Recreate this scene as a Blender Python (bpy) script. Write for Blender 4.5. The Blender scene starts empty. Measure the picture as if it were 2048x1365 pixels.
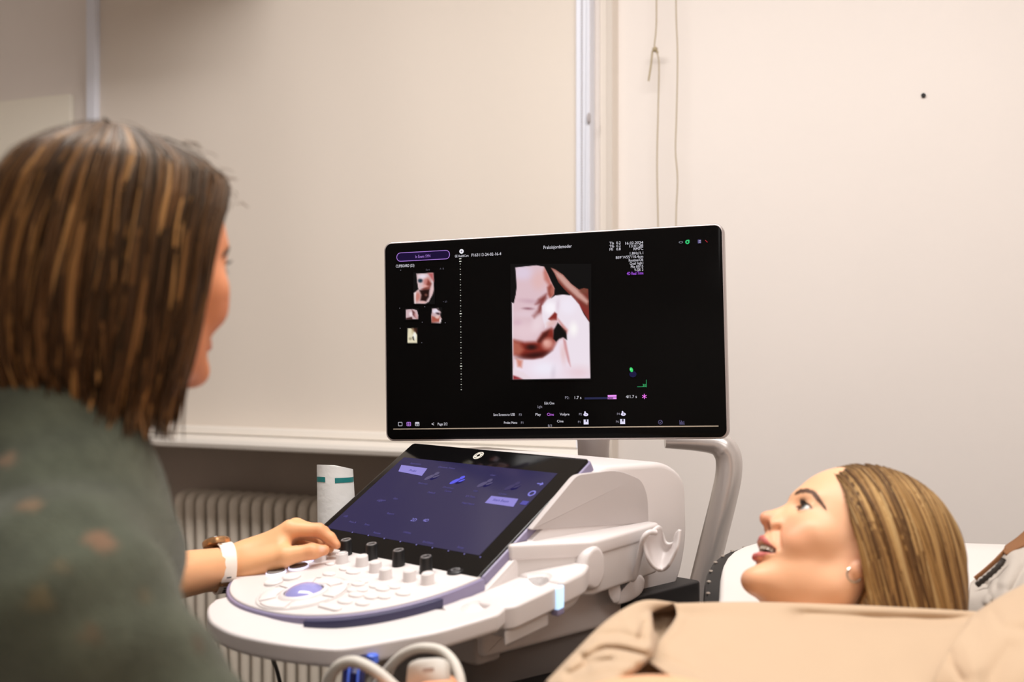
import bpy, bmesh, math, random
import numpy as np
from mathutils import Vector, Matrix
from math import sin, cos, pi, radians as rad
random.seed(7)
rng = np.random.default_rng(11)
C = bpy.context.scene.collection
S = bpy.context.scene

# ------------------------------------------------------------------ camera, world, lights, exposure
FPX = 2400.0                                   # focal length in pixels of the 2048x1365 frame
CAM = Vector((0, 0, 1.2))
cam = bpy.data.objects.new('camera', bpy.data.cameras.new('camera'))
C.objects.link(cam)
cam.location = CAM
cam.rotation_euler = (rad(90), 0, 0)
cam.data.sensor_width = 36
cam.data.lens = 36 * FPX / 2048
cam.data.clip_start = 0.02
cam.data.dof.use_dof = True
cam.data.dof.focus_distance = 1.91
cam.data.dof.aperture_fstop = 3.0
S.camera = cam

S.view_settings.view_transform = 'Standard'
S.view_settings.look = 'None'
S.view_settings.gamma = 1.0
S.view_settings.exposure = 0.0
S.view_settings.use_curve_mapping = False
try:
    S.cycles.use_denoising = True
    S.cycles.max_bounces = 8
    S.cycles.diffuse_bounces = 5
    S.cycles.sample_clamp_indirect = 4
    S.cycles.caustics_reflective = False
    S.cycles.caustics_refractive = False
except Exception:
    pass

world = bpy.data.worlds.new('room_world')
S.world = world
world.use_nodes = True
world.node_tree.nodes['Background'].inputs[0].default_value = (1.0, 0.88, 0.76, 1)
world.node_tree.nodes['Background'].inputs[1].default_value = 0.05

def area_light(name, loc, size, power, color, target=None, sizey=None):
    l = bpy.data.lights.new(name, 'AREA')
    l.energy = power
    l.color = color
    l.shape = 'RECTANGLE'
    l.size = size
    l.size_y = sizey or size
    o = bpy.data.objects.new(name, l)
    C.objects.link(o)
    o.location = loc
    d = (Vector(target) - Vector(loc)) if target else Vector((0, 0, -1))
    o.rotation_euler = d.to_track_quat('-Z', 'Y').to_euler()
    return o
# two warm ceiling panel lamps and one window-side lamp of the room
lamp = area_light('ceiling_lamp_light', (-0.02, 1.45, 2.57), 2.2, 53, (1.0, 0.965, 0.935), sizey=0.35)
lamp.rotation_euler = (0, 0, rad(-24))               # long ceiling lamp parallel to the window wall
area_light('ceiling_lamp_light', (0.5, -0.8, 2.57), 1.2, 22, (1.0, 0.965, 0.935), sizey=0.6)

# ------------------------------------------------------------------ helpers
def lin(c):
    return tuple(((v / 255) / 12.92 if v / 255 <= 0.04045 else ((v / 255 + 0.055) / 1.055) ** 2.4) for v in c)

MATS = {}
def mat(name, rgb=(200, 200, 200), rough=0.5, metal=0.0, spec=0.5, bump=0.0, bscale=200.0, coat=0.0,
        var=0.0, vscale=8.0, attr=None, sss=0.0, sheen=0.0, emit=0.0, stretch=None, linear=None):
    if name in MATS:
        return MATS[name]
    m = bpy.data.materials.new(name)
    m.use_nodes = True
    nt = m.node_tree
    b = nt.nodes['Principled BSDF']
    col = linear if linear else lin(rgb)
    b.inputs['Base Color'].default_value = (*col, 1)
    b.inputs['Roughness'].default_value = rough
    b.inputs['Metallic'].default_value = metal
    b.inputs['Specular IOR Level'].default_value = spec
    b.inputs['Coat Weight'].default_value = coat
    b.inputs['Sheen Weight'].default_value = sheen
    if sss:
        b.inputs['Subsurface Weight'].default_value = sss
        b.inputs['Subsurface Radius'].default_value = (0.012, 0.005, 0.003)
        b.inputs['Subsurface Scale'].default_value = 0.6
    src = None
    if attr:
        a = nt.nodes.new('ShaderNodeAttribute')
        a.attribute_name = attr
        src = a.outputs['Color']
        nt.links.new(src, b.inputs['Base Color'])
    tc = None
    if var or bump:
        tc = nt.nodes.new('ShaderNodeTexCoord')
    if var:
        n = nt.nodes.new('ShaderNodeTexNoise')
        n.inputs['Scale'].default_value = vscale
        n.inputs['Detail'].default_value = 4
        nt.links.new(tc.outputs['Object'], n.inputs['Vector'])
        mr = nt.nodes.new('ShaderNodeMapRange')
        mr.inputs['From Min'].default_value = 0.3
        mr.inputs['From Max'].default_value = 0.7
        mr.inputs['To Min'].default_value = 1 - var
        mr.inputs['To Max'].default_value = 1 + var
        nt.links.new(n.outputs['Fac'], mr.inputs['Value'])
        mx = nt.nodes.new('ShaderNodeVectorMath')
        mx.operation = 'SCALE'
        if src:
            nt.links.new(src, mx.inputs[0])
        else:
            mx.inputs[0].default_value = col
        nt.links.new(mr.outputs['Result'], mx.inputs['Scale'])
        nt.links.new(mx.outputs['Vector'], b.inputs['Base Color'])
    if bump:
        n2 = nt.nodes.new('ShaderNodeTexNoise')
        n2.inputs['Scale'].default_value = bscale
        n2.inputs['Detail'].default_value = 3
        nt.links.new(tc.outputs['Object'], n2.inputs['Vector'])
        bp = nt.nodes.new('ShaderNodeBump')
        bp.inputs['Strength'].default_value = bump
        bp.inputs['Distance'].default_value = 0.003
        nt.links.new(n2.outputs['Fac'], bp.inputs['Height'])
        nt.links.new(bp.outputs['Normal'], b.inputs['Normal'])
    if emit:
        if src:
            nt.links.new(src, b.inputs['Emission Color'])
        else:
            b.inputs['Emission Color'].default_value = (*col, 1)
        b.inputs['Emission Strength'].default_value = emit
    MATS[name] = m
    return m

class MB:
    """collects vertices and faces for ONE mesh object"""
    def __init__(s, fn=None):
        s.v = []; s.f = []; s.fn = fn; s.c = []
    def add(s, vs, fs, col=None):
        k = len(s.v)
        s.v += [tuple(s.fn(*p)) if s.fn else tuple(p) for p in vs]
        s.f += [tuple(i + k for i in f) for f in fs]
        if col is not None:
            s.c += [col] * len(vs)
        return s
    def box(s, x0, x1, y0, y1, z0, z1):
        return s.add([(x0,y0,z0),(x1,y0,z0),(x1,y1,z0),(x0,y1,z0),(x0,y0,z1),(x1,y0,z1),(x1,y1,z1),(x0,y1,z1)],
                     [(3,2,1,0),(4,5,6,7),(0,1,5,4),(1,2,6,5),(2,3,7,6),(3,0,4,7)])
    def slab(s, pts, z0, z1, r=0.003, n=4, axis=2, rb=None):
        """outline (ccw) extruded from z0 to z1 with rounded top and bottom edges"""
        P = np.array(pts, float); m = len(P)
        a = np.roll(P, 1, 0); b = np.roll(P, -1, 0)
        t = b - a; t /= np.linalg.norm(t, axis=1)[:, None] + 1e-12
        nrm = np.stack([t[:, 1], -t[:, 0]], 1)
        rings = []
        rb = r if rb is None else rb
        for k in range(n + 1):
            th = pi / 2 * k / n
            rings.append((rb * (1 - sin(th)), z0 + rb * (1 - cos(th))))
        for k in range(n + 1):
            th = pi / 2 * k / n
            rings.append((r * (1 - cos(th)), z1 - r * (1 - sin(th))))
        vs = []
        for ins, z in rings:
            q = P - nrm * ins
            for p in q:
                vs.append((p[0], p[1], z) if axis == 2 else ((p[0], z, p[1]) if axis == 1 else (z, p[0], p[1])))
        fs = []
        for k in range(len(rings) - 1):
            for i in range(m):
                j = (i + 1) % m
                f = (k*m+i, k*m+j, (k+1)*m+j, (k+1)*m+i)
                fs.append(f if axis != 1 else f[::-1])
        lo = tuple(range(m))[::-1]; hi = tuple((len(rings)-1)*m + i for i in range(m))
        fs += [lo, hi] if axis != 1 else [lo[::-1], hi[::-1]]
        return s.add(vs, fs)
    def tube(s, path, rad_, n=12, cap=True, flat=1.0, up=None):
        P = [Vector(p) for p in path]; m = len(P)
        R = rad_ if hasattr(rad_, '__len__') else [rad_] * m
        vs = []; fs = []
        prev = None
        for i, p in enumerate(P):
            t = (P[min(i+1, m-1)] - P[max(i-1, 0)]).normalized()
            if prev is None:
                ref = Vector(up) if up else (Vector((0,0,1)) if abs(t.z) < 0.9 else Vector((1,0,0)))
                a = (ref - t * ref.dot(t)).normalized()
            else:
                a = (prev - t * prev.dot(t)).normalized()
            prev = a
            b = t.cross(a)
            for k in range(n):
                th = 2*pi*k/n
                vs.append(p + a*cos(th)*R[i] + b*sin(th)*R[i]*flat)
        for i in range(m-1):
            for k in range(n):
                l = (k+1) % n
                fs.append((i*n+k, i*n+l, (i+1)*n+l, (i+1)*n+k))
        if cap:
            fs.append(tuple(range(n))[::-1]); fs.append(tuple((m-1)*n+k for k in range(n)))
        return s.add(vs, fs)
    def lathe(s, prof, org=(0,0,0), n=24, ax=None, cap=True):
        """profile of (radius, height) round an axis"""
        q = Vector(ax).to_track_quat('Z', 'Y') if ax else None
        vs = []; fs = []
        for r, z in prof:
            for k in range(n):
                p = Vector((r*cos(2*pi*k/n), r*sin(2*pi*k/n), z))
                if q: p = q @ p
                vs.append(p + Vector(org))
        for i in range(len(prof)-1):
            for k in range(n):
                l = (k+1) % n
                fs.append((i*n+k, i*n+l, (i+1)*n+l, (i+1)*n+k))
        if cap:
            fs.append(tuple(range(n))[::-1]); fs.append(tuple((len(prof)-1)*n+k for k in range(n)))
        return s.add(vs, fs)
    def grid(s, pts, cols=None, close_u=False):
        """pts[rows][cols]"""
        nr, nc = len(pts), len(pts[0])
        fs = []
        for i in range(nr-1):
            for j in range(nc - (0 if close_u else 1)):
                k = (j+1) % nc
                fs.append((i*nc+j, i*nc+k, (i+1)*nc+k, (i+1)*nc+j))
        return s.add([p for r in pts for p in r], fs)
    def build(s, name, m, parent=None, smooth=True, angle=40, off=None):
        me = bpy.data.meshes.new(name)
        v = s.v if off is None else [(p[0]-off[0], p[1]-off[1], p[2]-off[2]) for p in s.v]
        me.from_pydata([tuple(p) for p in v], [], s.f)
        me.update()
        if s.c:
            ca = me.color_attributes.new('Col', 'FLOAT_COLOR', 'POINT')
            ca.data.foreach_set('color', np.array([(*c, 1.0) for c in s.c], np.float32).ravel())
        me.materials.append(m)
        if smooth:
            me.shade_smooth()
            if angle: me.set_sharp_from_angle(angle=rad(angle))
        o = bpy.data.objects.new(name, me)
        C.objects.link(o)
        if parent: o.parent = parent
        return o

def tag(o, label=None, cat=None, group=None, kind=None):
    if label: o['label'] = label
    if cat: o['category'] = cat
    if group: o['group'] = group
    if kind: o['kind'] = kind
    return o
def empty(name, loc=(0,0,0), rz=0.0):
    o = bpy.data.objects.new(name, None)
    C.objects.link(o)
    o.location = loc; o.rotation_euler = (0, 0, rz)
    o.empty_display_size = 0.1
    return o
def ray(px, py):
    return Vector(((px - 1024) / FPX, 1.0, -(py - 682.5) / FPX))
def at(px, py, Y):
    return CAM + ray(px, py) * Y
def hit(px, py, p0, n):
    r = ray(px, py)
    return CAM + r * ((Vector(p0) - CAM).dot(n) / r.dot(n))
def smooth_path(pts, n=8, closed=False):
    P = [Vector(p) for p in pts]; m = len(P); out = []
    for i in range(m if closed else m - 1):
        p0 = P[(i-1) % m] if closed or i > 0 else P[0] * 2 - P[1]
        p1 = P[i]; p2 = P[(i+1) % m]
        p3 = P[(i+2) % m] if closed or i + 2 < m else P[-1] * 2 - P[-2]
        for k in range(n):
            t = k / n
            out.append(0.5*((2*p1) + (p2-p0)*t + (2*p0-5*p1+4*p2-p3)*t*t + (3*p1-p0-3*p2+p3)*t**3))
    if not closed: out.append(P[-1])
    return out
def rrect(x0, x1, y0, y1, r, n=5):
    pts = []
    for cx, cy, a0 in ((x1-r, y0+r, -90), (x1-r, y1-r, 0), (x0+r, y1-r, 90), (x0+r, y0+r, 180)):
        for k in range(n+1):
            a = rad(a0 + 90*k/n)
            pts.append((cx + r*cos(a), cy + r*sin(a)))
    return pts

def copy_part(o, parent):
    c = o.copy(); C.objects.link(c); c.parent = parent
    return c

# ------------------------------------------------------------------ the room
WALL_A = rad(-24)
WO = Vector((0.179, 2.75, 0))                     # wall origin; local x along the wall, y into it
WD = Vector((cos(WALL_A), sin(WALL_A), 0)); WN = Vector((-sin(WALL_A), cos(WALL_A), 0))
def wl(s_, q, z):
    return WO + WD*s_ + WN*q + Vector((0, 0, z))
def wall_sz(px, py, q=0.0):
    p = hit(px, py, WO + WN*q, WN) - WO
    return p.dot(WD), p.z
m_wall = mat('wall_paint', (233, 225, 219), rough=0.85, spec=0.25, var=0.015, vscale=2.5, bump=0.05, bscale=90)
m_ceil = mat('ceiling_paint', (238, 234, 228), rough=0.9, spec=0.2)
m_floor = mat('floor_vinyl', (104, 96, 88), rough=0.45, var=0.06, vscale=30)
SL, SR, QF, H = -2.35, 2.8, -4.2, 2.6
s_n0 = wall_sz(245, 900)[0] - 0.25
s_n1 = wall_sz(1180, 600)[0] - 0.02
z_sill = wall_sz(770, 914, -0.09)[1]
mb = MB(wl)
mb.box(SL, s_n0, 0, 0.35, 0, H).box(s_n1, SR, 0, 0.35, 0, H).box(s_n0, s_n1, 0, 0.35, z_sill+0.005, H)
tag(mb.build('wall_window', m_wall, smooth=False), kind='structure')
tag(MB(wl).box(s_n0, s_n1, 0.22, 0.35, 0, z_sill+0.005).build('wall_niche', mat('niche_grey', (172, 160, 150), rough=0.85, spec=0.2, var=0.04, vscale=6), smooth=False), kind='structure')  # back of the niche, a darker grey than the other walls
tag(MB(wl).box(SL-0.1, SL, QF, 0, 0, H).build('wall_left', m_wall, smooth=False), kind='structure')
tag(MB(wl).box(SR, SR+0.1, QF, 0, 0, H).build('wall_right', m_wall, smooth=False), kind='structure')
tag(MB(wl).box(SL-0.1, SR+0.1, QF-0.1, QF, 0, H).build('wall_back', m_wall, smooth=False), kind='structure')
tag(MB(wl).box(SL-0.1, SR+0.1, QF-0.1, 0.35, -0.1, 0).build('floor', m_floor, smooth=False), kind='structure')
tag(MB(wl).box(SL-0.1, SR+0.1, QF-0.1, 0.35, H, H+0.1).build('ceiling', m_ceil, smooth=False), kind='structure')
# window sill with a rounded nose (part of the setting)
sz = z_sill
prof = [(0.0, sz), (-0.085, sz), (-0.098, sz+0.004), (-0.102, sz+0.014), (-0.098, sz+0.024), (-0.088, sz+0.028), (0.0, sz+0.030)]
s_a, s_b = s_n0 - 0.1, s_n1 + 0.05
mb = MB(wl); vs = []
for ss in (s_a, s_b):
    vs += [(ss, q, z) for q, z in prof]
k = len(prof)
mb.add(vs, [(i, (i+1) % k, k+(i+1) % k, k+i) for i in range(k)] + [tuple(range(k))[::-1], tuple(range(k, 2*k))])
m_sill = mat('sill_paint', (240, 234, 226), rough=0.45)
tag(mb.build('trim_1', m_sill), kind='structure')
# chamfered corner trim right of the blind
s0, _ = wall_sz(1199, 300); s1, _ = wall_sz(1233, 300)
mb = MB(wl)
vs = []
for z in (0.0, H):
    vs += [(s0, 0, z), (s0+0.004, -0.008, z), (s0+0.021, -0.012, z), (s0+0.024, -0.016, z), (s1-0.002, -0.024, z), (s1+0.004, 0, z)]
k = 6
mb.add(vs, [(i, (i+1) % k, k+(i+1) % k, k+i) for i in range(k)])
tag(mb.build('trim_2', mat('trim_paint', (226, 216, 205), rough=0.8), smooth=False), kind='structure')

# unseen box added above the frame to shade the blind's upper left
da = wall_sz(215, 0, -0.3)[0]; db = wall_sz(430, 0, -0.3)[0]
tag(MB(wl).slab(rrect(da, db, 2.165, 2.598, 0.01), -0.55, -0.04, 0.006, axis=1).build('shade_box', m_ceil), kind='structure')
# roller blind: fabric, two white side channels, bead chain, bottom bar
rb = empty('roller_blind', wl(-0.6, 0, sz+0.03), WALL_A)
tag(rb, 'wide cream roller blind covering the window above the sill', 'blind')
def rbl(fn):                                       # wall coordinates -> blind-local
    return lambda s_, q, z: (s_ + 0.6, q, z - (sz+0.03))
f = rbl(None)
sl0 = wall_sz(178, 100, -0.02)[0]; sl1 = wall_sz(196, 100, -0.02)[0]
sr0 = wall_sz(1153, 200, -0.02)[0]; sr1 = wall_sz(1184, 200, -0.02)[0]
m_blind = mat('blind_fabric', (229, 219, 208), rough=0.9, spec=0.15, bump=0.08, bscale=500)
m_chan = mat('white_channel', (232, 235, 246), rough=0.4)
pts = []
for i in range(25):
    z = sz + 0.05 + (2.5 - sz - 0.05) * i / 24
    pts.append([(sl1-0.004 + (sr0-sl1+0.008)*j/30, -0.012 - 0.0015*sin(j*0.9+i*0.15), z) for j in range(31)])
mb = MB(f); mb.grid(pts)
mb.build('fabric', m_blind, rb)
MB(f).slab(rrect(sl1-0.004, sr0+0.004, sz+0.031, sz+0.052, 0.004), -0.026, -0.006, 0.004, axis=1).build('bottom_bar', m_sill, rb)
MB(f).slab(rrect(sl0, sl1, sz+0.031, 2.55, 0.003), -0.032, -0.0005, 0.003, axis=1).build('side_channel', m_chan, rb)
w_ = sr1 - sr0
mb = MB(f).slab(rrect(sr0, sr0+w_*0.42, sz+0.031, 2.55, 0.003), -0.026, -0.0005, 0.003, axis=1)
mb.slab(rrect(sr0+w_*0.50, sr1, sz+0.031, 2.55, 0.003), -0.036, -0.0005, 0.004, axis=1)
mb.build('side_channel', m_chan, rb)
MB(f).box(sr0+0.01, sr1-0.01, -0.022, -0.0005, 2.51, 2.58).build('chain_drive', m_chan, rb)
mb = MB(f)
zc = 1.0
while zc < 2.5:
    mb.lathe([(0.0004, -0.0022), (0.0021, -0.0012), (0.0024, 0), (0.0021, 0.0012), (0.0004, 0.0022)], (sr0+w_*0.46, -0.031, zc), n=6)
    zc += 0.0064
mb.build('bead_chain', mat('bead_plastic', (205, 200, 200), rough=0.4), rb)
MB(f).lathe([(0.001, -0.012), (0.004, -0.009), (0.0045, 0.006), (0.002, 0.012)], (sr1-0.0005, -0.04, wall_sz(1183, 236, -0.04)[1]), n=10).build('chain_stop', mat('bead_grey', (165, 158, 160), rough=0.4), rb)

# plain panel mounted on the wall at the left edge
ps, pz = wall_sz(142, 188, -0.015)
mb = MB(wl).slab(rrect(ps-0.75, ps, pz-0.95, pz, 0.004), -0.02, -0.002, 0.002, axis=1)
tag(mb.build('wall_panel', mat('panel_white', (242, 236, 222), rough=0.6)), 'plain off-white board fixed to the wall left of the blind', 'panel')

# two hanging cords and the black screw
m_cord = mat('cord_fibre', (176, 160, 130), rough=0.8, bump=0.3, bscale=900)
def wp(px, py, q=-0.03):
    return hit(px, py, WO + WN*q, WN)
top1 = wp(1312, 0); top1.z = H
c1 = smooth_path([top1, wp(1312, -300), wp(1313, 0), wp(1312, 60), wp(1309, 95), wp(1316, 112), wp(1318, 140), wp(1316, 230), wp(1314, 330), wp(1316, 445), wp(1318, 620), wp(1317, 760)], 8)
c1t = smooth_path([wp(1316, 106), wp(1310, 96), wp(1305, 104), wp(1302, 130), wp(1297, 162)], 6)
mb = MB().tube(c1, 0.0014, 8).tube(c1t, 0.0022, 8)
mb.lathe([(0.001, -0.006), (0.0055, -0.003), (0.006, 0.003), (0.001, 0.007)], wp(1310, 99), n=10)
tag(mb.build('pull_cord', m_cord), 'thin beige cord with a knot and a short hooked tail above the monitor', 'cord')
top2 = wp(1352, 0); top2.z = H
c2 = smooth_path([top2, wp(1352, -300), wp(1352, 0), wp(1355, 110), wp(1353, 230), wp(1351, 300), wp(1355, 360), wp(1352, 445), wp(1353, 620), wp(1352, 760)], 8)
tag(MB().tube(c2, 0.0013, 8).build('pull_cord', m_cord), 'plain thin beige cord without knot, just right of the knotted cord', 'cord')
c = wp(1847, 191, -0.001)
tag(MB().lathe([(0.0045, 0), (0.0045, 0.003), (0.003, 0.0045), (0.0012, 0.0045), (0.0010, 0.003)], c, n=14, ax=-WN).build('wall_screw', mat('black_screw', (22, 18, 20), rough=0.5)),
    'small black screw head alone on the bare wall right of the cords', 'screw')

# column radiator in the niche under the sill: every section a part
m_radi = mat('radiator_enamel', (222, 212, 198), rough=0.35)
rs0, rz1 = wall_sz(352, 988, 0.07)
rad_root = empty('radiator', wl(rs0, 0.13, 0), WALL_A)
tag(rad_root, 'old beige column radiator in the dark niche under the windowsill', 'radiator')
def section_mesh():
    mb = MB()
    zt, zb = rz1 - 0.0, 0.12
    prof = []
    for yy in (-0.045, 0.0, 0.045):                # three columns of one section
        path = [(0, yy, zb+0.03), (0, yy, zt-0.03)]
        mb.tube(path, 0.0135, 12)
    loop = smooth_path([(0, -0.045, zt-0.05), (0, -0.043, zt-0.018), (0, -0.02, zt-0.008), (0, 0.02, zt-0.008), (0, 0.043, zt-0.018), (0, 0.045, zt-0.05)], 5)
    mb.tube(loop, 0.0145, 12)
    loop = smooth_path([(0, -0.045, zb+0.05), (0, -0.043, zb+0.018), (0, -0.02, zb+0.008), (0, 0.02, zb+0.008), (0, 0.043, zb+0.018), (0, 0.045, zb+0.05)], 5)
    mb.tube(loop, 0.0145, 12)
    mb.tube([(-0.022, 0, zt-0.04), (0.022, 0, zt-0.04)], 0.016, 12)
    mb.tube([(-0.022, 0, zb+0.04), (0.022, 0, zb+0.04)], 0.016, 12)
    return mb
sec = section_mesh().build('radiator_section', m_radi, rad_root)
n_sec = 26
pitch = (wall_sz(640, 1040, 0.07)[0] - wall_sz(360, 1040, 0.07)[0]) / 12.3
for i in range(1, n_sec):
    c_ = copy_part(sec, rad_root); c_.location.x = pitch * i
sec.location.x = 0.0
mb = MB()
for x in (0.1, pitch*(n_sec-1)-0.1):
    MB().box(x-0.015, x+0.015, -0.04, 0.04, 0.0, 0.14).build('foot', m_radi, rad_root, smooth=False)

# ------------------------------------------------------------------ the ultrasound machine
MA = rad(-44.5)
MO = Vector((-0.1753, 1.6411, 0))
MR = Vector((cos(MA), sin(MA), 0)); MK = Vector((-sin(MA), cos(MA), 0))
mach = empty('ultrasound_machine', MO, MA)
tag(mach, 'white ultrasound scanner cart with big dark screen, tilted touch panel and knobs', 'ultrasound machine')
def mloc(p):                                        # world -> machine-local
    d = Vector(p) - MO
    return Vector((d.dot(MR), d.dot(MK), d.z))
SLP, DZ = 0.17, 0.902
def deckf(r, b, h): return (r, b, DZ + SLP*b + h)   # deck-local (tilted) -> machine-local
def dk(px, py, h=0.0):                              # pixel -> deck (r, b)
    n = (Vector((0, 0, 1)) - SLP * MK).normalized()
    q = mloc(hit(px, py, MO + Vector((0, 0, DZ + h)), n))
    return q.x, q.y
m_white = mat('white_plastic', (218, 211, 209), rough=0.38)
m_white2 = mat('white_plastic_matt', (210, 203, 200), rough=0.55)
m_grey = mat('grey_plastic', (176, 168, 164), rough=0.55)
m_dgrey = mat('dark_grey_plastic', (120, 113, 110), rough=0.55)
m_black = mat('black_plastic', (22, 20, 20), rough=0.4)
m_gloss = mat('black_glass', (10, 9, 10), rough=0.08, spec=0.5)
m_lav = mat('lavender_plastic', (138, 130, 160), rough=0.3)
m_navy = mat('navy_plastic', (58, 56, 88), rough=0.35)
m_alu = mat('brushed_aluminium', (214, 208, 205), rough=0.32, metal=0.55)
m_key = mat('key_plastic', (226, 219, 217), rough=0.4)
m_glow = mat('screen_pixels', attr='Col', rough=0.3, spec=0.0, emit=1.0)
m_glow.node_tree.links.remove(m_glow.node_tree.nodes['Principled BSDF'].inputs['Base Color'].links[0])
m_glow.node_tree.nodes['Principled BSDF'].inputs['Base Color'].default_value = (0.004, 0.004, 0.004, 1)

def superell(rx, y0, yf, n=2.6, k=40, side=0.0):
    """half super-ellipse front (towards the user = -y), straight back edge"""
    pts = []
    for i in range(k+1):
        t = pi * i / k
        c_, s_ = cos(t), sin(t)
        x = -rx * abs(c_)**(2/n) * (1 if c_ >= 0 else -1)
        y = y0 - (y0 - yf) * abs(s_)**(2/n)
        pts.append((x, y))
    return pts
# control deck: white keyboard plate with a lavender rim under it
deck_o = superell(0.187, 0.004, -0.203, 2.3)
rim_o = superell(0.192, 0.006, -0.207, 2.3)
MB(deckf).slab(rim_o, -0.020, -0.0025, 0.002).build('panel_rim', m_lav, mach)
MB(deckf).slab(deck_o, -0.012, 0.0, 0.002).build('control_panel', m_white, mach)
# lower white hand-rest deck
palm = [(-0.05, -0.14), (-0.075, -0.163), (-0.100, -0.188), (-0.103, -0.200), (-0.085, -0.222), (-0.04, -0.247), (0.0, -0.257), (0.037, -0.2605), (0.075, -0.257), (0.113, -0.247), (0.158, -0.224), (0.186, -0.201), (0.2156, -0.1606), (0.2417, -0.1226), (0.256, -0.085), (0.2684, -0.046), (0.262, -0.028), (0.2405, -0.0154), (0.17, -0.0154), (0.1, -0.05)]
palm = [(p.x, p.y) for p in smooth_path([(p[0], p[1], 0) for p in palm[3:16]], 4)]
palm = [(0.0, -0.13), (-0.05, -0.145), (-0.075, -0.163), (-0.098, -0.186)] + palm + [(0.262, -0.028), (0.2405, -0.0154), (0.17, -0.0154), (0.1, -0.05)]
def palmf(r, b, h):
    t = min(1, max(0, (r + 0.02) / 0.17)); t = t*t*(3-2*t)
    return deckf(r, b, h - 0.0105*t*min(1.0, max(0.0, 1.0 + (b + 0.21)/0.05) if b < -0.21 else 1.0))
palm_o = MB(palmf).slab(palm, -0.030, -0.0065, 0.004, rb=0.007).build('palm_rest', m_white, mach)
def carve(o, shapes):
    """cut smooth scoops out of a part"""
    for c, r in shapes:
        mb = MB(deckf); n, k = 32, 16
        vs = [(c[0]+r[0]*sin(pi*i/k)*cos(2*pi*j/n), c[1]+r[1]*sin(pi*i/k)*sin(2*pi*j/n), c[2]+r[2]*cos(pi*i/k)) for i in range(1, k) for j in range(n)]
        fs = [((i)*n+j, (i+1)*n+j, (i+1)*n+(j+1) % n, i*n+(j+1) % n) for i in range(k-2) for j in range(n)]
        vs += [(c[0], c[1], c[2]+r[2]), (c[0], c[1], c[2]-r[2])]
        fs += [(len(vs)-2, j, (j+1) % n) for j in range(n)] + [(len(vs)-1, (k-2)*n+(j+1) % n, (k-2)*n+j) for j in range(n)]
        mb.add(vs, fs)
        cu = mb.build('cut', m_white, mach)
        for oo in (cu, o):
            bm = bmesh.new(); bm.from_mesh(oo.data); bmesh.ops.recalc_face_normals(bm, faces=bm.faces); bm.to_mesh(oo.data); bm.free()
        md = o.modifiers.new('b', 'BOOLEAN'); md.object = cu; md.operation = 'DIFFERENCE'; md.solver = 'EXACT'
        dg = bpy.context.evaluated_depsgraph_get(); dg.update()
        me = bpy.data.meshes.new_from_object(o.evaluated_get(dg))
        o.modifiers.clear(); o.data = me
        me.shade_smooth(); me.set_sharp_from_angle(angle=rad(32))
        bpy.data.objects.remove(cu)
    o.modifiers.new('weighted', 'WEIGHTED_NORMAL').keep_sharp = True
carve(palm_o, [((0.224, -0.040, -0.002), (0.021, 0.026, 0.026))])
# slot with a navy lip in front of the deck
def arc_strip(rx, yf, r0, r1, n=14):
    out = []
    P = superell(rx, 0.004, yf, 2.3, 160)
    return [p for p in P if r0 <= p[0] <= r1 and p[1] < -0.03]
inn = arc_strip(0.1925, -0.2075, 0.088, 0.186)
out = arc_strip(0.200, -0.214, 0.088, 0.194)
MB(deckf).slab(out + inn[::-1], -0.019, -0.004, 0.001).build('drawer_lip', m_navy, mach)
out2 = arc_strip(0.212, -0.229, 0.080, 0.206)
inn2 = arc_strip(0.200, -0.214, 0.075, 0.194)
MB(deckf).slab(out2 + inn2[::-1], -0.030, -0.0150, 0.001).build('drawer_slot', mat('slot_grey', (128, 118, 112), rough=0.5), mach)
# embossed lettering-like ring cluster beside the slot
mb = MB(deckf)
for dx, dy in ((0.066, -0.226), (0.078, -0.229), (0.088, -0.230)):
    mb.lathe([(0.0052, 0), (0.0062, 0.001), (0.0050, 0.0016), (0.0040, 0.001)], (dx, dy, -0.0205), n=16, cap=False)
mb.build('cable_clip', m_white2, mach)

# trackball with ring
tb = dk(607, 1187)
MB(deckf).lathe([(0.060, 0.0), (0.060, 0.0012), (0.0585, 0.0018), (0.0570, 0.0012), (0.0570, 0.0002)], (tb[0], tb[1], 0), n=48, cap=False).build('trackball_ring', m_white2, mach)
q = MB(deckf)
for k in range(6):
    a0 = k*pi/3 + 0.12; a1 = (k+1)*pi/3 - 0.02
    arc = [(tb[0] + R_*cos(a0+(a1-a0)*i/8), tb[1] + R_*sin(a0+(a1-a0)*i/8)) for R_, rg in ((0.0555, range(9)), (0.0345, range(8, -1, -1))) for i in rg]
    o_ = MB(deckf).slab(arc, 0.0, 0.0022, 0.0008, n=2).build('ring_key', m_key, mach)
MB(deckf).lathe([(0.0325, 0.0), (0.031, 0.003), (0.027, 0.0045), (0.0255, 0.003)], (tb[0], tb[1], 0), n=40, cap=False).build('trackball_collar', m_key, mach)
prof = [(0.0265*cos(t), -0.006 + 0.0160*sin(t)) for t in np.linspace(0.45, pi/2-0.01, 12)]
MB(deckf).lathe(prof, (tb[0], tb[1], 0.002), n=32).build('trackball', mat('lavender_ball', (150, 148, 205), rough=0.12, coat=0.4), mach)

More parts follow.
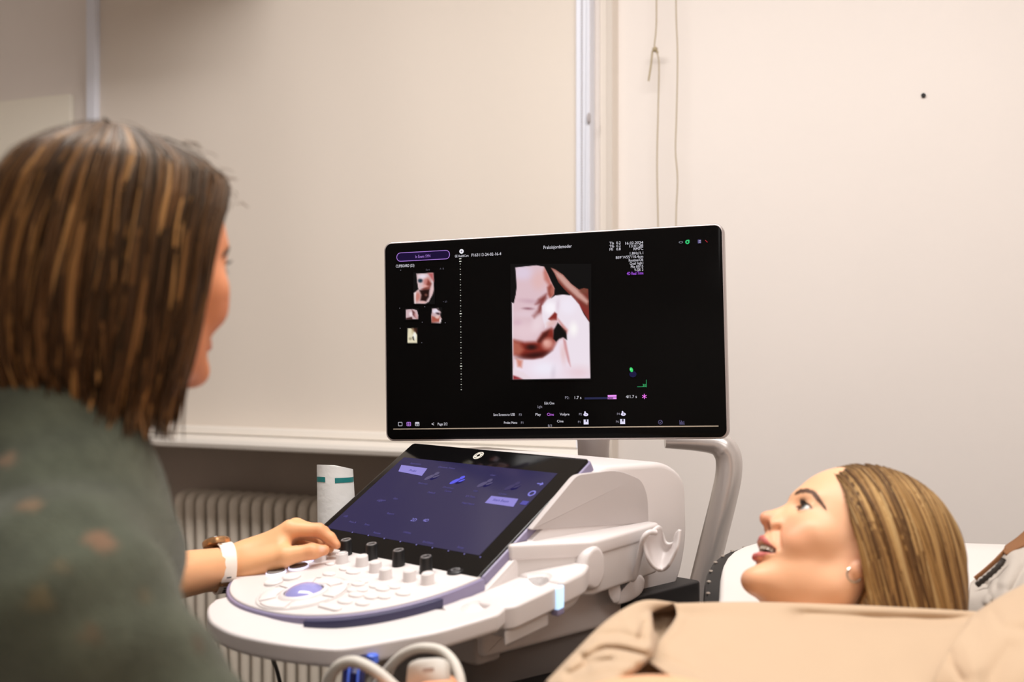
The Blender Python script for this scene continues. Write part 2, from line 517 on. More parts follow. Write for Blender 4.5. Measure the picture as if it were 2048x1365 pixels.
# knobs: dark ones on the glass edge, white ones on the deck
def knob(name, px, py, h, rb_, rt, mside, mtop, ringm=None):
    r_, b_ = dk(px, py)
    o = MB(deckf).lathe([(rb_, 0), (rb_, 0.002), (rt*1.02, h*0.9), (rt, h-0.0006), (rt-0.0012, h)], (r_, b_, 0), n=24).build(name, mside, mach)
    MB(deckf).lathe([(rt*0.86, h), (rt*0.84, h+0.0006), (rt*0.74, h+0.0006), (rt*0.70, h-0.0004)], (r_, b_, 0), n=24, cap=False).build('knob_ring', ringm or mtop, o)
    MB(deckf).lathe([(rt*0.70, h-0.0005), (rt*0.4, h-0.0002), (0.0003, h)], (r_, b_, 0), n=24).build('knob_cap', mtop, o)
    return o
m_knobtop = mat('knob_dark_cap', (58, 54, 54), rough=0.35)
m_silver = mat('knob_silver', (190, 188, 190), rough=0.3, metal=0.6)
for px, py in ((692, 1110), (743, 1119), (797, 1132), (852, 1146)):
    knob('black_knob', px, py, 0.021, 0.0088, 0.0078, m_black, m_knobtop, m_silver)
wk = [(640, 1122), (684, 1126), (724, 1132), (751, 1144), (771, 1158), (819, 1162), (855, 1168)]
for px, py in wk:
    knob('white_knob', px, py, 0.0135, 0.0088, 0.0080, m_key, m_key, m_silver if px == 684 else m_key)
# flat keys (positions read off the deck) and lit ring buttons
keys = [(658,1150,.011),(690,1140,.010),(660,1130,.008),(724,1165,.0105),(706,1146,.012),(690,1168,.008),(722,1182,.0105),(716,1170,.011),
        (690,1205,.012),(712,1192,.012),(750,1175,.0095),(765,1180,.011),(788,1176,.010),(742,1196,.0105),(768,1196,.010),(806,1189,.0115),
        (725,1209,.011),(705,1183,.009),(660,1217,.0)]
for px, py, r_ in keys:
    x, y = dk(px, py)
    if r_ == 0:
        MB(deckf).slab(rrect(x-0.020, x+0.020, y-0.006, y+0.006, 0.0055), -0.001, 0.0028, 0.0012).build('long_key', m_key, mach); continue
    MB(deckf).slab([(x + r_*1.05*cos(2*pi*k/20), y + r_*0.62*sin(2*pi*k/20)) for k in range(20)], -0.001, 0.0026, 0.0012, n=2).build('flat_key', m_key, mach)
m_ringlit = mat('ring_light', (225, 228, 255), rough=0.3, emit=0.8)
for px, py in ((552, 1147), (597, 1136), (612, 1122)):
    x, y = dk(px, py)
    o = MB(deckf).lathe([(0.0128, -0.001), (0.0128, 0.003), (0.0112, 0.0042), (0.0006, 0.0036)], (x, y, 0), n=28).build('round_button', m_dgrey, mach)
    MB(deckf).lathe([(0.0138, -0.001), (0.0138, 0.0022), (0.0130, 0.0028), (0.0130, 0.001)], (x, y, 0), n=28, cap=False).build('button_ring', m_ringlit, o)
for px, py in ((583, 1157), (547, 1168)):
    x, y = dk(px, py)
    MB(deckf).lathe([(0.0125, -0.001), (0.0125, 0.0028), (0.0112, 0.004), (0.0006, 0.0034)], (x, y, 0), n=28).build('round_button', m_key, mach)
x, y = dk(911, 1146)
o = MB(deckf).lathe([(0.0112, -0.001), (0.0112, 0.0025), (0.0098, 0.0038), (0.0006, 0.0034)], (x, y, 0), n=28).build('power_button', m_black, mach)
mb = MB(deckf).lathe([(0.0060, 0.0036), (0.0060, 0.0042), (0.0046, 0.0042), (0.0046, 0.0036)], (x, y, 0), n=24, cap=False)
mb.box(x-0.0007, x+0.0007, y+0.001, y+0.0066, 0.0036, 0.0045)
mb.build('power_symbol', m_silver, o)

# tilted touch panel ----------------------------------------------
TB0 = Vector((0, 0.0, DZ)); TT0 = Vector((0, 0.2135, 1.0364))
TU = (TT0 - TB0); TL_ = TU.length; TU.normalize()
TNl = Vector((1, 0, 0)).cross(TU)                    # panel normal, machine-local
def tpf(x, u, h): p = TB0 + Vector((x, 0, 0)) + TU*u + TNl*h; return (p.x, p.y, p.z)
TNw = MR*TNl.x + MK*TNl.y + Vector((0,0,TNl.z))
def tp(px, py, h=0.0):                               # pixel -> touch panel (x, u)
    p = mloc(hit(px, py, MO + TB0 + TNw*h, TNw)) - TB0
    return p.x, p.dot(TU)
MB(tpf).slab(rrect(-0.189, 0.189, 0.0, TL_+0.002, 0.008), -0.022, -0.003, 0.003).build('touch_panel_back', m_lav, mach)
gl = MB(tpf).slab(rrect(-0.186, 0.186, -0.004, TL_, 0.006), -0.006, 0.0, 0.0012).build('touch_panel', m_gloss, mach)
sc_o = [tp(*p) for p in ((803, 917), (1112, 945), (960, 1118), (661, 1053))]
x0 = (sc_o[0][0]+sc_o[3][0])/2; x1 = (sc_o[1][0]+sc_o[2][0])/2; u0 = (sc_o[2][1]+sc_o[3][1])/2; u1 = (sc_o[0][1]+sc_o[1][1])/2
mb = MB(tpf)
N_, M_ = 24, 16
vs = []; 
for i in range(M_+1):
    for j in range(N_+1):
        mb.v.append(tpf(x0+(x1-x0)*j/N_, u0+(u1-u0)*i/M_, 0.0003))
        mb.c.append(lin((26, 20, 70)))
for i in range(M_):
    for j in range(N_):
        mb.f.append((i*(N_+1)+j, i*(N_+1)+j+1, (i+1)*(N_+1)+j+1, (i+1)*(N_+1)+j))
m_touch = mat('touch_display', attr='Col', rough=0.16, spec=0.5, emit=1.0)
m_touch.node_tree.links.remove(m_touch.node_tree.nodes['Principled BSDF'].inputs['Base Color'].links[0])
m_touch.node_tree.nodes['Principled BSDF'].inputs['Base Color'].default_value = (0.01, 0.01, 0.014, 1)
mb.build('touch_display', m_touch, gl, smooth=False)

# fonts: flat glyph meshes -----------------------------------------
_gl = {}
def glyphs(s_):
    """flat triangles of a text of unit size: verts (x,y), faces, width"""
    if s_ in _gl: return _gl[s_]
    cu = bpy.data.curves.new('t', 'FONT'); cu.body = s_; cu.size = 1.0; cu.resolution_u = 2
    o = bpy.data.objects.new('t', cu); C.objects.link(o)
    dg = bpy.context.evaluated_depsgraph_get()
    me = bpy.data.meshes.new_from_object(o.evaluated_get(dg))
    v = [(p.co.x, p.co.y) for p in me.vertices]; f_ = [tuple(p.vertices) for p in me.polygons]
    bpy.data.objects.remove(o); bpy.data.curves.remove(cu); bpy.data.meshes.remove(me)
    w = (max(p[0] for p in v) if v else 0)
    _gl[s_] = (v, f_, w)
    return _gl[s_]
def put_text(mb, s_, x, y, size, col, h, align='l', wid=None):
    v, f_, w = glyphs(s_)
    kx = size if wid is None else wid / w
    ox = x - (w*kx if align == 'r' else w*kx/2 if align == 'c' else 0)
    mb.add([(ox + p[0]*kx, y + p[1]*size, h) for p in v], f_, lin(col))
def put_poly(mb, pts, h, col):
    mb.add([(p[0], p[1], h) for p in pts], [tuple(range(len(pts)))], lin(col))
def put_disc(mb, x, y, rx, ry, h, col, n=20, a=0.0, hole=0.0):
    if hole:
        vs = [(x+rx*k_*cos(2*pi*i/n), y+ry*k_*sin(2*pi*i/n), h) for k_ in (1, hole) for i in range(n)]
        mb.add(vs, [(i, (i+1) % n, n+(i+1) % n, n+i) for i in range(n)], lin(col)); return
    ca, sa = cos(a), sin(a)
    mb.add([(x + rx*cos(2*pi*i/n)*ca - ry*sin(2*pi*i/n)*sa, y + rx*cos(2*pi*i/n)*sa + ry*sin(2*pi*i/n)*ca, h) for i in range(n)], [tuple(range(n))], lin(col))

mb = MB(tpf)
put_poly(mb, [tp(803, 931), tp(797, 944), tp(844, 953), tp(855, 938)], 0.0006, (150, 140, 215))
put_poly(mb, [tp(983, 993), tp(970, 1007), tp(1027, 1015), tp(1037, 999)], 0.0006, (150, 140, 215))
xx, yy = tp(1002, 1003); put_text(mb, 'Start Exam', xx, yy-0.002, 0.007, (50, 45, 130), 0.0008, 'c')
xx, yy = tp(826, 943); put_text(mb, 'Probe', xx, yy-0.002, 0.007, (50, 45, 130), 0.0008, 'c')
for i, (px, py, col) in enumerate([(866, 953, (96, 88, 120)), (917, 961, (100, 98, 235)), (972, 967, (92, 84, 118)), (1027, 973, (70, 62, 100))]):
    x, y = tp(px, py)
    put_disc(mb, x-0.004, y-0.004, 0.0085, 0.0045, 0.0006, col, a=0.9)
    put_disc(mb, x+0.003, y+0.006, 0.0045, 0.004, 0.0006, col, a=0.9)
    put_disc(mb, x+0.006, y-0.005, 0.006, 0.0025, 0.0007, (30, 24, 78), a=0.6)
    put_disc(mb, x+0.008, y-0.001, 0.0055, 0.002, 0.0008, col, a=0.7)
    put_text(mb, ('Abdomen', 'Obstetrics', 'Gyn', 'Cardiac')[i], x-0.004, y-0.021, 0.0055, (92, 86, 140), 0.0006, 'c')
for px, py, t_ in [(764,1003,'Depth'),(790,1000,'Gain'),(758,1004,'Angle'),(830,930,'Application'),(892,938,'Obstetric Preset'),(985,953,'User'),(862,988,'Default'),(940,996,'2/3 Trim.'),(935,1010,'Fetal Heart'),
                   (690,1035,'USB'),(704,1047,'Print A'),(733,1052,'Store'),(753,1069,'Review'),(813,1068,'Utilities'),(855,1088,'End Exam'),(920,1098,'Setup'),(780,1030,'Report'),(895,985,'Cervix')]:
    x, y = tp(px, py); put_text(mb, t_, x, y, 0.0055, (98, 90, 150), 0.0006, 'c')
for px, py in [(828,1041),(852,1042)]:
    x, y = tp(px, py); put_text(mb, '2D' if px < 840 else '4D', x, y-0.003, 0.009, (150, 142, 225), 0.0006, 'c')
for k in range(9):
    x, y = tp(705+32*k, 1066+6.2*k); put_disc(mb, x, y, 0.0012, 0.0012, 0.0006, (140, 132, 200), 8)
x, y = tp(1064, 988); put_disc(mb, x, y, 0.0062, 0.0062, 0.0006, (140, 135, 225), hole=0.6)
x, y = tp(1049, 1007); put_poly(mb, [(x-.006, y-.004), (x+.006, y-.004), (x+.006, y+.004), (x-.006, y+.004)], 0.0006, (92, 86, 170))
x, y = tp(1081, 969); put_poly(mb, [(x-.006, y-.001), (x+.001, y-.001), (x+.001, y-.004), (x+.006, y), (x+.001, y+.004), (x+.001, y+.001), (x-.006, y+.001)], 0.0006, (140, 135, 225))
mb.build('touch_icons', m_glow, gl, smooth=False)['kind'] = 'stuff'
x, y = tp(957, 912)
mb = MB(tpf)
put_disc(mb, x, y, 0.0088, 0.0088, 0.0004, (205, 200, 190), 28, hole=0.80)
put_disc(mb, x, y, 0.0058, 0.0058, 0.0004, (205, 200, 190), 28, hole=0.55)
for a in range(4):
    put_disc(mb, x+0.0058*cos(a*pi/2+0.6), y+0.0058*sin(a*pi/2+0.6), 0.0016, 0.0016, 0.0005, (205, 200, 190), 10)
lg = mat('logo_print', attr='Col', rough=0.4)
mb.build('panel_logo', lg, gl, smooth=False)
# small marks on the side rim
mb = MB()
# support wedge under the panel (white) and the body -----------------
def sidef(b, z, r): return (r, b, z)
def prism_side(name, pts, r0, r1, m, rnd=0.006, parent=None):
    """outline in (b, z) extruded along r"""
    a = sum(pts[i][0]*pts[(i+1) % len(pts)][1]-pts[(i+1) % len(pts)][0]*pts[i][1] for i in range(len(pts)))
    if a < 0: pts = pts[::-1]
    return MB(sidef).slab(pts, r0, r1, rnd).build(name, m, parent or mach)
def rounded(poly, r, n=5):
    """round the corners of a polygon (2D)"""
    out = []; m = len(poly)
    for i in range(m):
        p0, p1, p2 = (np.array(poly[j % m], float) for j in (i-1, i, i+1))
        rr = r[i] if hasattr(r, '__len__') else r
        a = p0-p1; b = p2-p1; la, lb = np.linalg.norm(a), np.linalg.norm(b)
        d = min(rr, la*0.45, lb*0.45)
        if d < 1e-5: out.append(tuple(p1)); continue
        A = p1 + a/la*d; B_ = p1 + b/lb*d
        for k in range(n+1):
            t = k/n
            out.append(tuple((1-t)**2*A + 2*t*(1-t)*p1 + t*t*B_))
    return out
body = rounded([(0.0, 0.80), (0.0, 0.885), (0.222, 1.026), (0.375, 1.022), (0.425, 0.995), (0.430, 0.90), (0.41, 0.84), (0.36, 0.80)], [.01, .01, .03, .05, .05, .06, .05, .04])
prism_side('housing', body, -0.175, 0.196, m_white, 0.009)
prism_side('panel_support', [(0.004, 0.86), (0.004, 0.886), (0.206, 1.0135), (0.24, 0.98), (0.24, 0.86)], 0.15, 0.1955, m_white, 0.002)
# grey recessed side niche, arch shaped
arch = rounded([(0.085, 0.9535), (0.175, 1.018), (0.262, 1.019), (0.316, 1.000), (0.330, 0.975), (0.332, 0.936)], [.004, .01, .03, .03, .02, .004])
prism_side('side_recess', arch, 0.188, 0.1975, mat('recess_grey', (188, 180, 178), rough=0.55), 0.001)
# stepped shelf at the side
MB().slab(rounded([(0.186, 0.055), (0.192, 0.055), (0.250, 0.148), (0.214, 0.332), (0.186, 0.332)], 0.006), 0.866, 0.9365, 0.005).build('side_shelf', m_white2, mach)
MB().slab(rounded([(0.186, 0.052), (0.193, 0.052), (0.2525, 0.148), (0.2155, 0.334), (0.186, 0.334)], 0.006), 0.917, 0.9385, 0.005).build('shelf_top', m_white, mach)
# probe holder tray beside the deck: two blocks with cup recesses
def tray(name, outl, h0, h1, rnd=0.006):
    return MB(deckf).slab(outl, h0, h1, rnd).build(name, m_white, mach)
t1 = tray('probe_tray', rounded([(0.16, -0.024), (0.258, -0.028), (0.2685, -0.016), (0.269, 0.056), (0.258, 0.085), (0.16, 0.085)], 0.010), -0.046, -0.0172, 0.004)
t2 = tray('probe_tray', rounded([(0.16, 0.0625), (0.2735, 0.0625), (0.271, 0.108), (0.232, 0.172), (0.212, 0.192), (0.16, 0.192)], 0.012), -0.044, -0.013)
carve(t1, [((0.230, 0.050, 0.0), (0.027, 0.036, 0.026))])
carve(t2, [((0.230, 0.050, 0.0), (0.027, 0.036, 0.026)), ((0.222, 0.138, 0.002), (0.022, 0.026, 0.021))])
MB(deckf).slab(rounded([(0.17, -0.006), (0.240, -0.006), (0.259, -0.028), (0.262, 0.052), (0.17, 0.058)], 0.008), -0.066, -0.0465, 0.004).build('tray_underside', m_white2, mach)
MB(deckf).slab(rounded([(0.17, 0.064), (0.262, 0.064), (0.260, 0.10), (0.225, 0.165), (0.17, 0.17)], 0.012), -0.058, -0.0445, 0.005).build('tray_underside', m_white2, mach)
# lit strip on the tray edge
MB(deckf).slab(rrect(0.262, 0.2725, 0.0545, 0.0665, 0.002), -0.046, -0.0185, 0.0015).build('light_strip', mat('strip_glow', (190, 226, 255), rough=0.3, emit=0.9), mach)
MB(deckf).slab(rrect(0.260, 0.272, 0.0545, 0.0675, 0.002), -0.054, -0.046, 0.0015).build('strip_socket', m_lav, mach)
# outer wing flap
wing = rounded([(0.118, 0.885), (0.130, 0.925), (0.150, 0.934), (0.166, 0.920), (0.168, 0.890), (0.150, 0.872)], 0.012)
prism_side('holder_flap', wing, 0.235, 0.256, m_white, 0.006)

# gel holder: an open scoop with two prongs, on a bent stem
def cr_np(P, n):
    P = np.asarray(P, float); m = len(P)
    Q = np.concatenate([[2*P[0]-P[1]], P, [2*P[-1]-P[-2]]]); out = []
    for i in range(m-1):
        p0, p1, p2, p3 = Q[i], Q[i+1], Q[i+2], Q[i+3]
        for k in range(n):
            t = k/n
            out.append(0.5*((2*p1)+(p2-p0)*t+(2*p0-5*p1+4*p2-p3)*t*t+(3*p1-p0-3*p2+p3)*t**3))
    out.append(P[-1]); return np.array(out)
def scoop(name, G, m, th, n=6):
    G = cr_np(G, n); G = np.swapaxes(cr_np(np.swapaxes(G, 0, 1), n), 0, 1)
    rows = [[tuple(mloc(at(*q))) for q in r] for r in G]
    o = MB().grid(rows).build(name, m, mach, angle=0)
    md = o.modifiers.new('thickness', 'SOLIDIFY'); md.thickness = th; md.offset = 0
    return o
scoop('gel_holder', [
 [(1287, 1080, 1.640), (1309, 1058, 1.662), (1322, 1054, 1.676), (1331, 1084, 1.684), (1345, 1086, 1.676), (1354, 1066, 1.662), (1360, 1060, 1.645)],
 [(1289, 1098, 1.638), (1304, 1090, 1.668), (1318, 1088, 1.686), (1330, 1096, 1.690), (1342, 1097, 1.684), (1351, 1090, 1.664), (1358, 1080, 1.642)],
 [(1295, 1118, 1.636), (1306, 1114, 1.662), (1318, 1112, 1.680), (1328, 1112, 1.684), (1337, 1112, 1.678), (1346, 1108, 1.660), (1354, 1098, 1.640)],
 [(1305, 1133, 1.638), (1311, 1132, 1.655), (1319, 1131, 1.668), (1326, 1130, 1.670), (1332, 1128, 1.666), (1339, 1124, 1.655), (1346, 1116, 1.642)],
 [(1317, 1141, 1.642), (1319, 1142, 1.648), (1322, 1142, 1.652), (1326, 1141, 1.653), (1330, 1139, 1.651), (1334, 1136, 1.648), (1338, 1131, 1.644)]], m_white, 0.0042)
MB().tube([mloc(p) for p in smooth_path([at(1312, 1066, 1.645), at(1298, 1066, 1.640), at(1287, 1078, 1.640), at(1281, 1105, 1.648), at(1274, 1135, 1.658), at(1266, 1158, 1.668), at(1240, 1166, 1.69)], 7)], 0.0040, 10).build('holder_stem', m_white, mach)
# probe hook: a pointed petal and a rounded paddle joined in a V
def hkf(px, py, h): return tuple(mloc(at(px, py, 1.652 + (px-1240)*0.0006 - h)))
def plate(pts, h0, h1, rnd, r):
    o_ = [(p[0], p[1]) for p in rounded(pts, rnd, 5)]
    ar = sum(o_[i][0]*o_[(i+1) % len(o_)][1]-o_[(i+1) % len(o_)][0]*o_[i][1] for i in range(len(o_)))
    if ar > 0: o_ = o_[::-1]
    n = len(o_); c = np.mean(o_, 0); vs = []; fs = []
    rg = [(0.86, h0), (0.96, h0+r*0.3), (1.0, h0+r), (1.0, h1-r), (0.96, h1-r*0.3), (0.86, h1), (0.4, h1)]
    for k, h in rg: vs += [(c[0]+(x-c[0])*k, c[1]+(y-c[1])*k, h) for x, y in o_]
    for a_ in range(len(rg)-1): fs += [(a_*n+i, a_*n+(i+1) % n, (a_+1)*n+(i+1) % n, (a_+1)*n+i) for i in range(n)]
    fs += [tuple(range(n))[::-1], tuple((len(rg)-1)*n+i for i in range(n))]
    return vs, fs
mb = MB(hkf)
mb.add(*plate([(1228, 1144), (1238, 1163), (1243, 1186), (1238, 1207), (1228, 1209), (1217, 1193), (1215, 1172)], -0.004, 0.010, [5, 8, 10, 10, 8, 10, 10], 0.004))
mb.add(*plate([(1236, 1190), (1266, 1155), (1281, 1149), (1290, 1160), (1286, 1186), (1262, 1203), (1236, 1211), (1226, 1206)], -0.012, -0.002, [6, 10, 10, 10, 12, 12, 8, 5], 0.004))
mb.build('probe_hook', m_white, mach)
def hookpt(px, py, d): return mloc(at(px, py, d))
MB().tube(smooth_path([hookpt(1240, 1192, 1.668), hookpt(1226, 1170, 1.70), hookpt(1205, 1160, 1.73)], 5), 0.006, 10).build('hook_arm', m_white2, mach)
# neck under the monitor
nk = mloc(hit(1187, 905, MO + MK*0.33, MK))
nk = mloc(at(1187, 905, 2.0))
MB().slab(rounded([(-0.15, 0.30), (0.10, 0.30), (0.10, 0.53), (-0.15, 0.53)], 0.05, 8), 0.60, 0.999, 0.02).build('rear_housing', m_white, mach)
MB().lathe([(0.024, 0.985), (0.0262, 1.003), (0.0262, 1.010), (0.0268, 1.03), (0.031, 1.075), (0.031, 1.10)], (nk.x, nk.y, 0), n=32).build('monitor_neck', m_white, mach)
# silver rear handle: bends from under the monitor down to the back of the cart
hp = [at(1330, 884, 2.02), at(1400, 885, 2.02), at(1438, 890, 2.02), at(1456, 912, 2.02), at(1457, 950, 2.02), at(1447, 1000, 2.02), at(1432, 1060, 2.02), at(1417, 1120, 2.02), at(1395, 1210, 2.02), at(1380, 1290, 2.02)]
hp = [mloc(p) for p in smooth_path(hp, 7)]
MB().tube(hp, [0.011 + 0.0110*min(1, i/16) for i in range(len(hp))], 20, flat=1.25).build('rear_handle', m_alu, mach)
# body below the deck
col_o = rounded([(-0.10, 0.02), (0.165, 0.02), (0.195, 0.36), (-0.13, 0.36)], 0.05, 8)
MB().slab(col_o, 0.60, 0.862, 0.012).build('lower_body', m_dgrey, mach)
MB().slab(rounded([(-0.14, -0.01), (0.175, -0.01), (0.21, 0.40), (-0.16, 0.40)], 0.05, 8), 0.28, 0.61, 0.015).build('cabinet', m_grey, mach)
MB().slab(rounded([(-0.19, -0.20), (0.19, -0.20), (0.22, 0.43), (-0.22, 0.43)], 0.06, 8), 0.10, 0.285, 0.02).build('base', m_dgrey, mach)
for x, y in ((-0.17, -0.16), (0.17, -0.16), (0.18, 0.38), (-0.18, 0.38)):
    MB().lathe([(0.02, -0.02), (0.048, -0.02), (0.05, -0.014), (0.05, 0.014), (0.048, 0.02), (0.02, 0.02)], (x, y, 0.05), n=24, ax=(1, 0, 0)).build('caster', m_black, mach)
# dark rear shelf behind the hook
MB().slab(rounded([(0.12, 0.27), (0.222, 0.27), (0.222, 0.43), (0.12, 0.43)], 0.012), 0.795, 0.842, 0.004).build('rear_shelf', mat('soft_black', (30, 26, 26), rough=0.6), mach)
# black rounded foot tray low in front of the column
kp = mloc(at(1000, 1350, 1.60))
MB().slab([(kp.x + 0.085*cos(2*pi*i/40), kp.y + 0.115*sin(2*pi*i/40)) for i in range(40)], 0.722, 0.752, 0.010).build('accessory_tray', mat('soft_black', (30, 26, 26), rough=0.6), mach)
# connector block under the deck's right edge
cb = mloc(at(940, 1298, 1.545))
MB().slab(rounded([(cb.x-0.035, cb.y-0.02), (cb.x+0.035, cb.y-0.02), (cb.x+0.03, cb.y+0.03), (cb.x-0.03, cb.y+0.03)], 0.012), cb.z-0.014, cb.z+0.022, 0.006).build('connector_block', m_grey, mach)
cb2 = mloc(at(976, 1293, 1.535))
MB().slab(rounded([(cb2.x-0.008, cb2.y-0.008), (cb2.x+0.008, cb2.y-0.008), (cb2.x+0.008, cb2.y+0.008), (cb2.x-0.008, cb2.y+0.008)], 0.004), cb2.z-0.01, cb2.z+0.016, 0.003).build('connector_plug', m_white, mach)
# bottle pocket behind the touch panel
bt = mloc(at(676, 1010, 1.97))
MB().lathe([(0.001, 0.838), (0.036, 0.838), (0.038, 0.841), (0.038, 0.846), (0.036, 0.848), (0.001, 0.848)], (bt.x, bt.y, 0), n=28, cap=False).build('bottle_stand', m_white2, mach)
MB().box(bt.x+0.03, bt.x+0.18, bt.y-0.012, bt.y+0.012, 0.826, 0.84).build('stand_arm', m_white2, mach, smooth=False)
# bottle standing in the pocket
b_w = MO + MR*bt.x + MK*bt.y + Vector((0, 0, 0.8485))
bo = empty('wipes_roll', b_w)
tag(bo, 'white paper-wrapped tube with teal bands standing behind the touch panel', 'tube')
mb = MB()
zt_ = at(672, 935, 1.97).z - b_w.z
rows = []
for i in range(15):
    z = zt_ * i / 14
    rows.append([((0.0325 - 0.006*(i/14) + 0.0)*(1 - 0.0)*cos(2*pi*k/28) - 0.0045*(i/14), (0.0325 - 0.006*(i/14))*sin(2*pi*k/28)*1.0, z + (0.006*cos(2*pi*k/28+2.2)*(i/14))) for k in range(28)])
# flare the top like a pressed tube end
for i, rw in enumerate(rows):
    t = i/14
    rows[i] = [(x_*(1+0.12*t), y_*(1-0.10*t), z_) for x_, y_, z_ in rw]
mb.grid(rows, close_u=True)
topc = (sum(p[0] for p in rows[-1])/28, sum(p[1] for p in rows[-1])/28, sum(p[2] for p in rows[-1])/28 + 0.003)
k0 = len(mb.v) - 28
mb.v.append(topc); mb.f += [(k0+k, k0+(k+1) % 28, len(mb.v)-1) for k in range(28)]
mb.v.append((0, 0, 0)); mb.f += [((k+1) % 28, k, len(mb.v)-1) for k in range(28)]
mb.build('wrapper', mat('paper_white', (232, 232, 230), rough=0.6, bump=0.3, bscale=60), bo)
def band(z0_, z1_, a0, a1, rise):
    mb = MB(); n = 12; rws = []
    for zz in (z0_, z1_):
        row = []
        for k in range(n+1):
            a = a0 + (a1-a0)*k/n
            t = zz/zt_
            row.append((((0.0325-0.006*t)*1.012*cos(a) - 0.0045*t)*(1+0.12*t), (0.0325-0.006*t)*1.012*sin(a)*(1-0.10*t), zz + 0.006*cos(a+2.2)*t + rise*k/n))
        rws.append(row)
    return mb.grid(rws)
m_teal = mat('teal_print', (20, 122, 122), rough=0.5)
zb_ = at(672, 963, 1.97).z - b_w.z
ac = -pi/2 - 0.33
band(zb_-0.004, zb_+0.004, ac-0.95, ac-0.12, 0.0).build('teal_band', m_teal, bo)
band(zb_-0.004, zb_+0.004, ac+0.42, ac+1.75, 0.006).build('teal_band', m_teal, bo)

# ------------------------------------------------------------------ the monitor and what it shows
MONC = Vector((0.05777, 1.92209, 1.20776))
MONR = Matrix.Rotation(-0.29131, 3, 'Z') @ Matrix.Rotation(-0.04314, 3, 'X') @ Matrix.Rotation(-0.02987, 3, 'Y')
MINV = MONR.transposed()
MW, MH = 0.565, 0.3327
to_m = Matrix.Rotation(-MA, 3, 'Z')
def monf(x, z, h):                                   # screen x, up z, out of the glass h -> machine-local
    p = MONC + MONR @ Vector((x, -h, z)) - MO
    return tuple(to_m @ p)
MNRM = MONR @ Vector((0, -1, 0))
def ms(px, py):                                      # pixel -> screen (x, z)
    p = MINV @ (hit(px, py, MONC, MNRM) - MONC)
    return p.x, p.z
mon = MB(monf).slab(rrect(-MW/2, MW/2, -MH/2, MH/2, 0.014, 8), -0.030, -0.0008, 0.003, rb=0.010).build('monitor', mat('silver_frame', (178, 168, 166), rough=0.35, metal=0.5), mach)
MB(monf).slab(rrect(-MW/2+0.0028, MW/2-0.0028, -MH/2+0.0028, MH/2-0.0028, 0.0118, 8), -0.004, 0.0, 0.0006, n=2).build('screen_glass', mat('screen_black', (9, 8, 8), rough=0.14, spec=0.05), mon)
a_ = ms(787, 859); b_ = ms(1437, 855)
MB(monf).box(a_[0], b_[0], a_[1]-0.0007, a_[1]+0.0009, 0.0001, 0.0009).build('screen_line', mat('bezel_line', (190, 178, 162), rough=0.3, metal=0.4), mon, smooth=False)
MB(monf).slab(rrect(-0.10, 0.10, -0.11, 0.03, 0.02), -0.058, -0.029, 0.008).build('monitor_mount', m_grey, mon)
PX = MW / 684.0                                      # metres per photo pixel on the glass

W_ = (225, 222, 232); G_ = (150, 146, 160); P_ = (190, 110, 245); D_ = (95, 92, 105)
mb = MB(monf); HT = 0.0012
def T(s_, px, py, size, col=W_, align='l', wid=None):
    x, z = ms(px, py); put_text(mb, s_, x, z - size*PX*0.34, size*PX, col, HT, align, wid*PX if wid else None)
T('In Exam: SYN', 846, 513, 8, (175, 130, 225), 'c', 32)
T('CLIPBOARD (23)', 792, 533, 8, W_, 'l', 40)
T('GE HealthCare', 910, 513, 7, (225, 222, 232), 'l', 29)
T('F163113-24-02-16-4', 943, 511, 8.5, W_, 'l', 62)
T('Praksisjordemoder', 1087, 495.5, 9.5, W_, 'l', 57)
for s_, y in (('TIs  0.2', 487), ('TIb  0.2', 493.3), ('MI   0.8', 499.5)):
    T(s_, 1219, y, 7.2, W_, 'l', 22)
for s_, y, w in (('16.02.2024', 485.2, 36), ('13:41:28', 491.5, 28), ('RM7C', 497.5, 19), ('1.8Hz/1.1', 506, 27), ('B59°/V55°/10.4cm', 513, 53), ('Routine/OB', 519.8, 28), ('Qual high1', 526.3, 26), ('Mix 85/15', 533, 24), ('V-SRI 3', 539.5, 17)):
    T(s_, 1286.5, y, 7.4, W_, 'r', w)
T('4D Real Time', 1287, 546.2, 8.2, (185, 95, 250), 'r', 32)
T('P2:', 1130, 796, 7.5, G_); T('1.7 s', 1148, 795.8, 8, W_); T('4/1.7 s', 1252, 794, 8, W_)
T('Edit Cine', 1089, 807, 7, W_, 'l', 20); T('Light', 1075, 814, 7, G_, 'l', 10)
T('Save Screens to USB', 987, 830, 7, W_, 'l', 44); T('F3', 1038, 830, 6.5, G_)
T('Probe Menu', 1008, 846, 7, W_, 'l', 27); T('F1', 1042, 846, 6.5, G_)
T('Play', 1071, 829.5, 7, W_); T('Cine', 1094, 829.3, 7.5, (215, 120, 250)); T('Volpre', 1120, 829, 7, W_)
T('Cine', 1114, 843, 7, W_); T('B/3', 1096, 852, 6.5, G_)
for s_, px, py in (('P2', 1158, 829), ('P4', 1234, 828.5), ('P1', 1156, 844.5), ('P6', 1232, 844)):
    T(s_, px, py, 6, G_)
T('Page 2/2', 875.5, 848.7, 7.5, W_, 'l', 21); T('<', 863, 848.7, 11, W_)
T('30', 1285, 771, 7, (70, 200, 120))
for px, py, s_ in ((852, 540, 'Sort'), (880, 538, 'A  B'), (886, 604, '+ 23')):
    T(s_, px, py, 5, D_)
mb.build('screen_text', m_glow, mon, smooth=False)['kind'] = 'stuff'

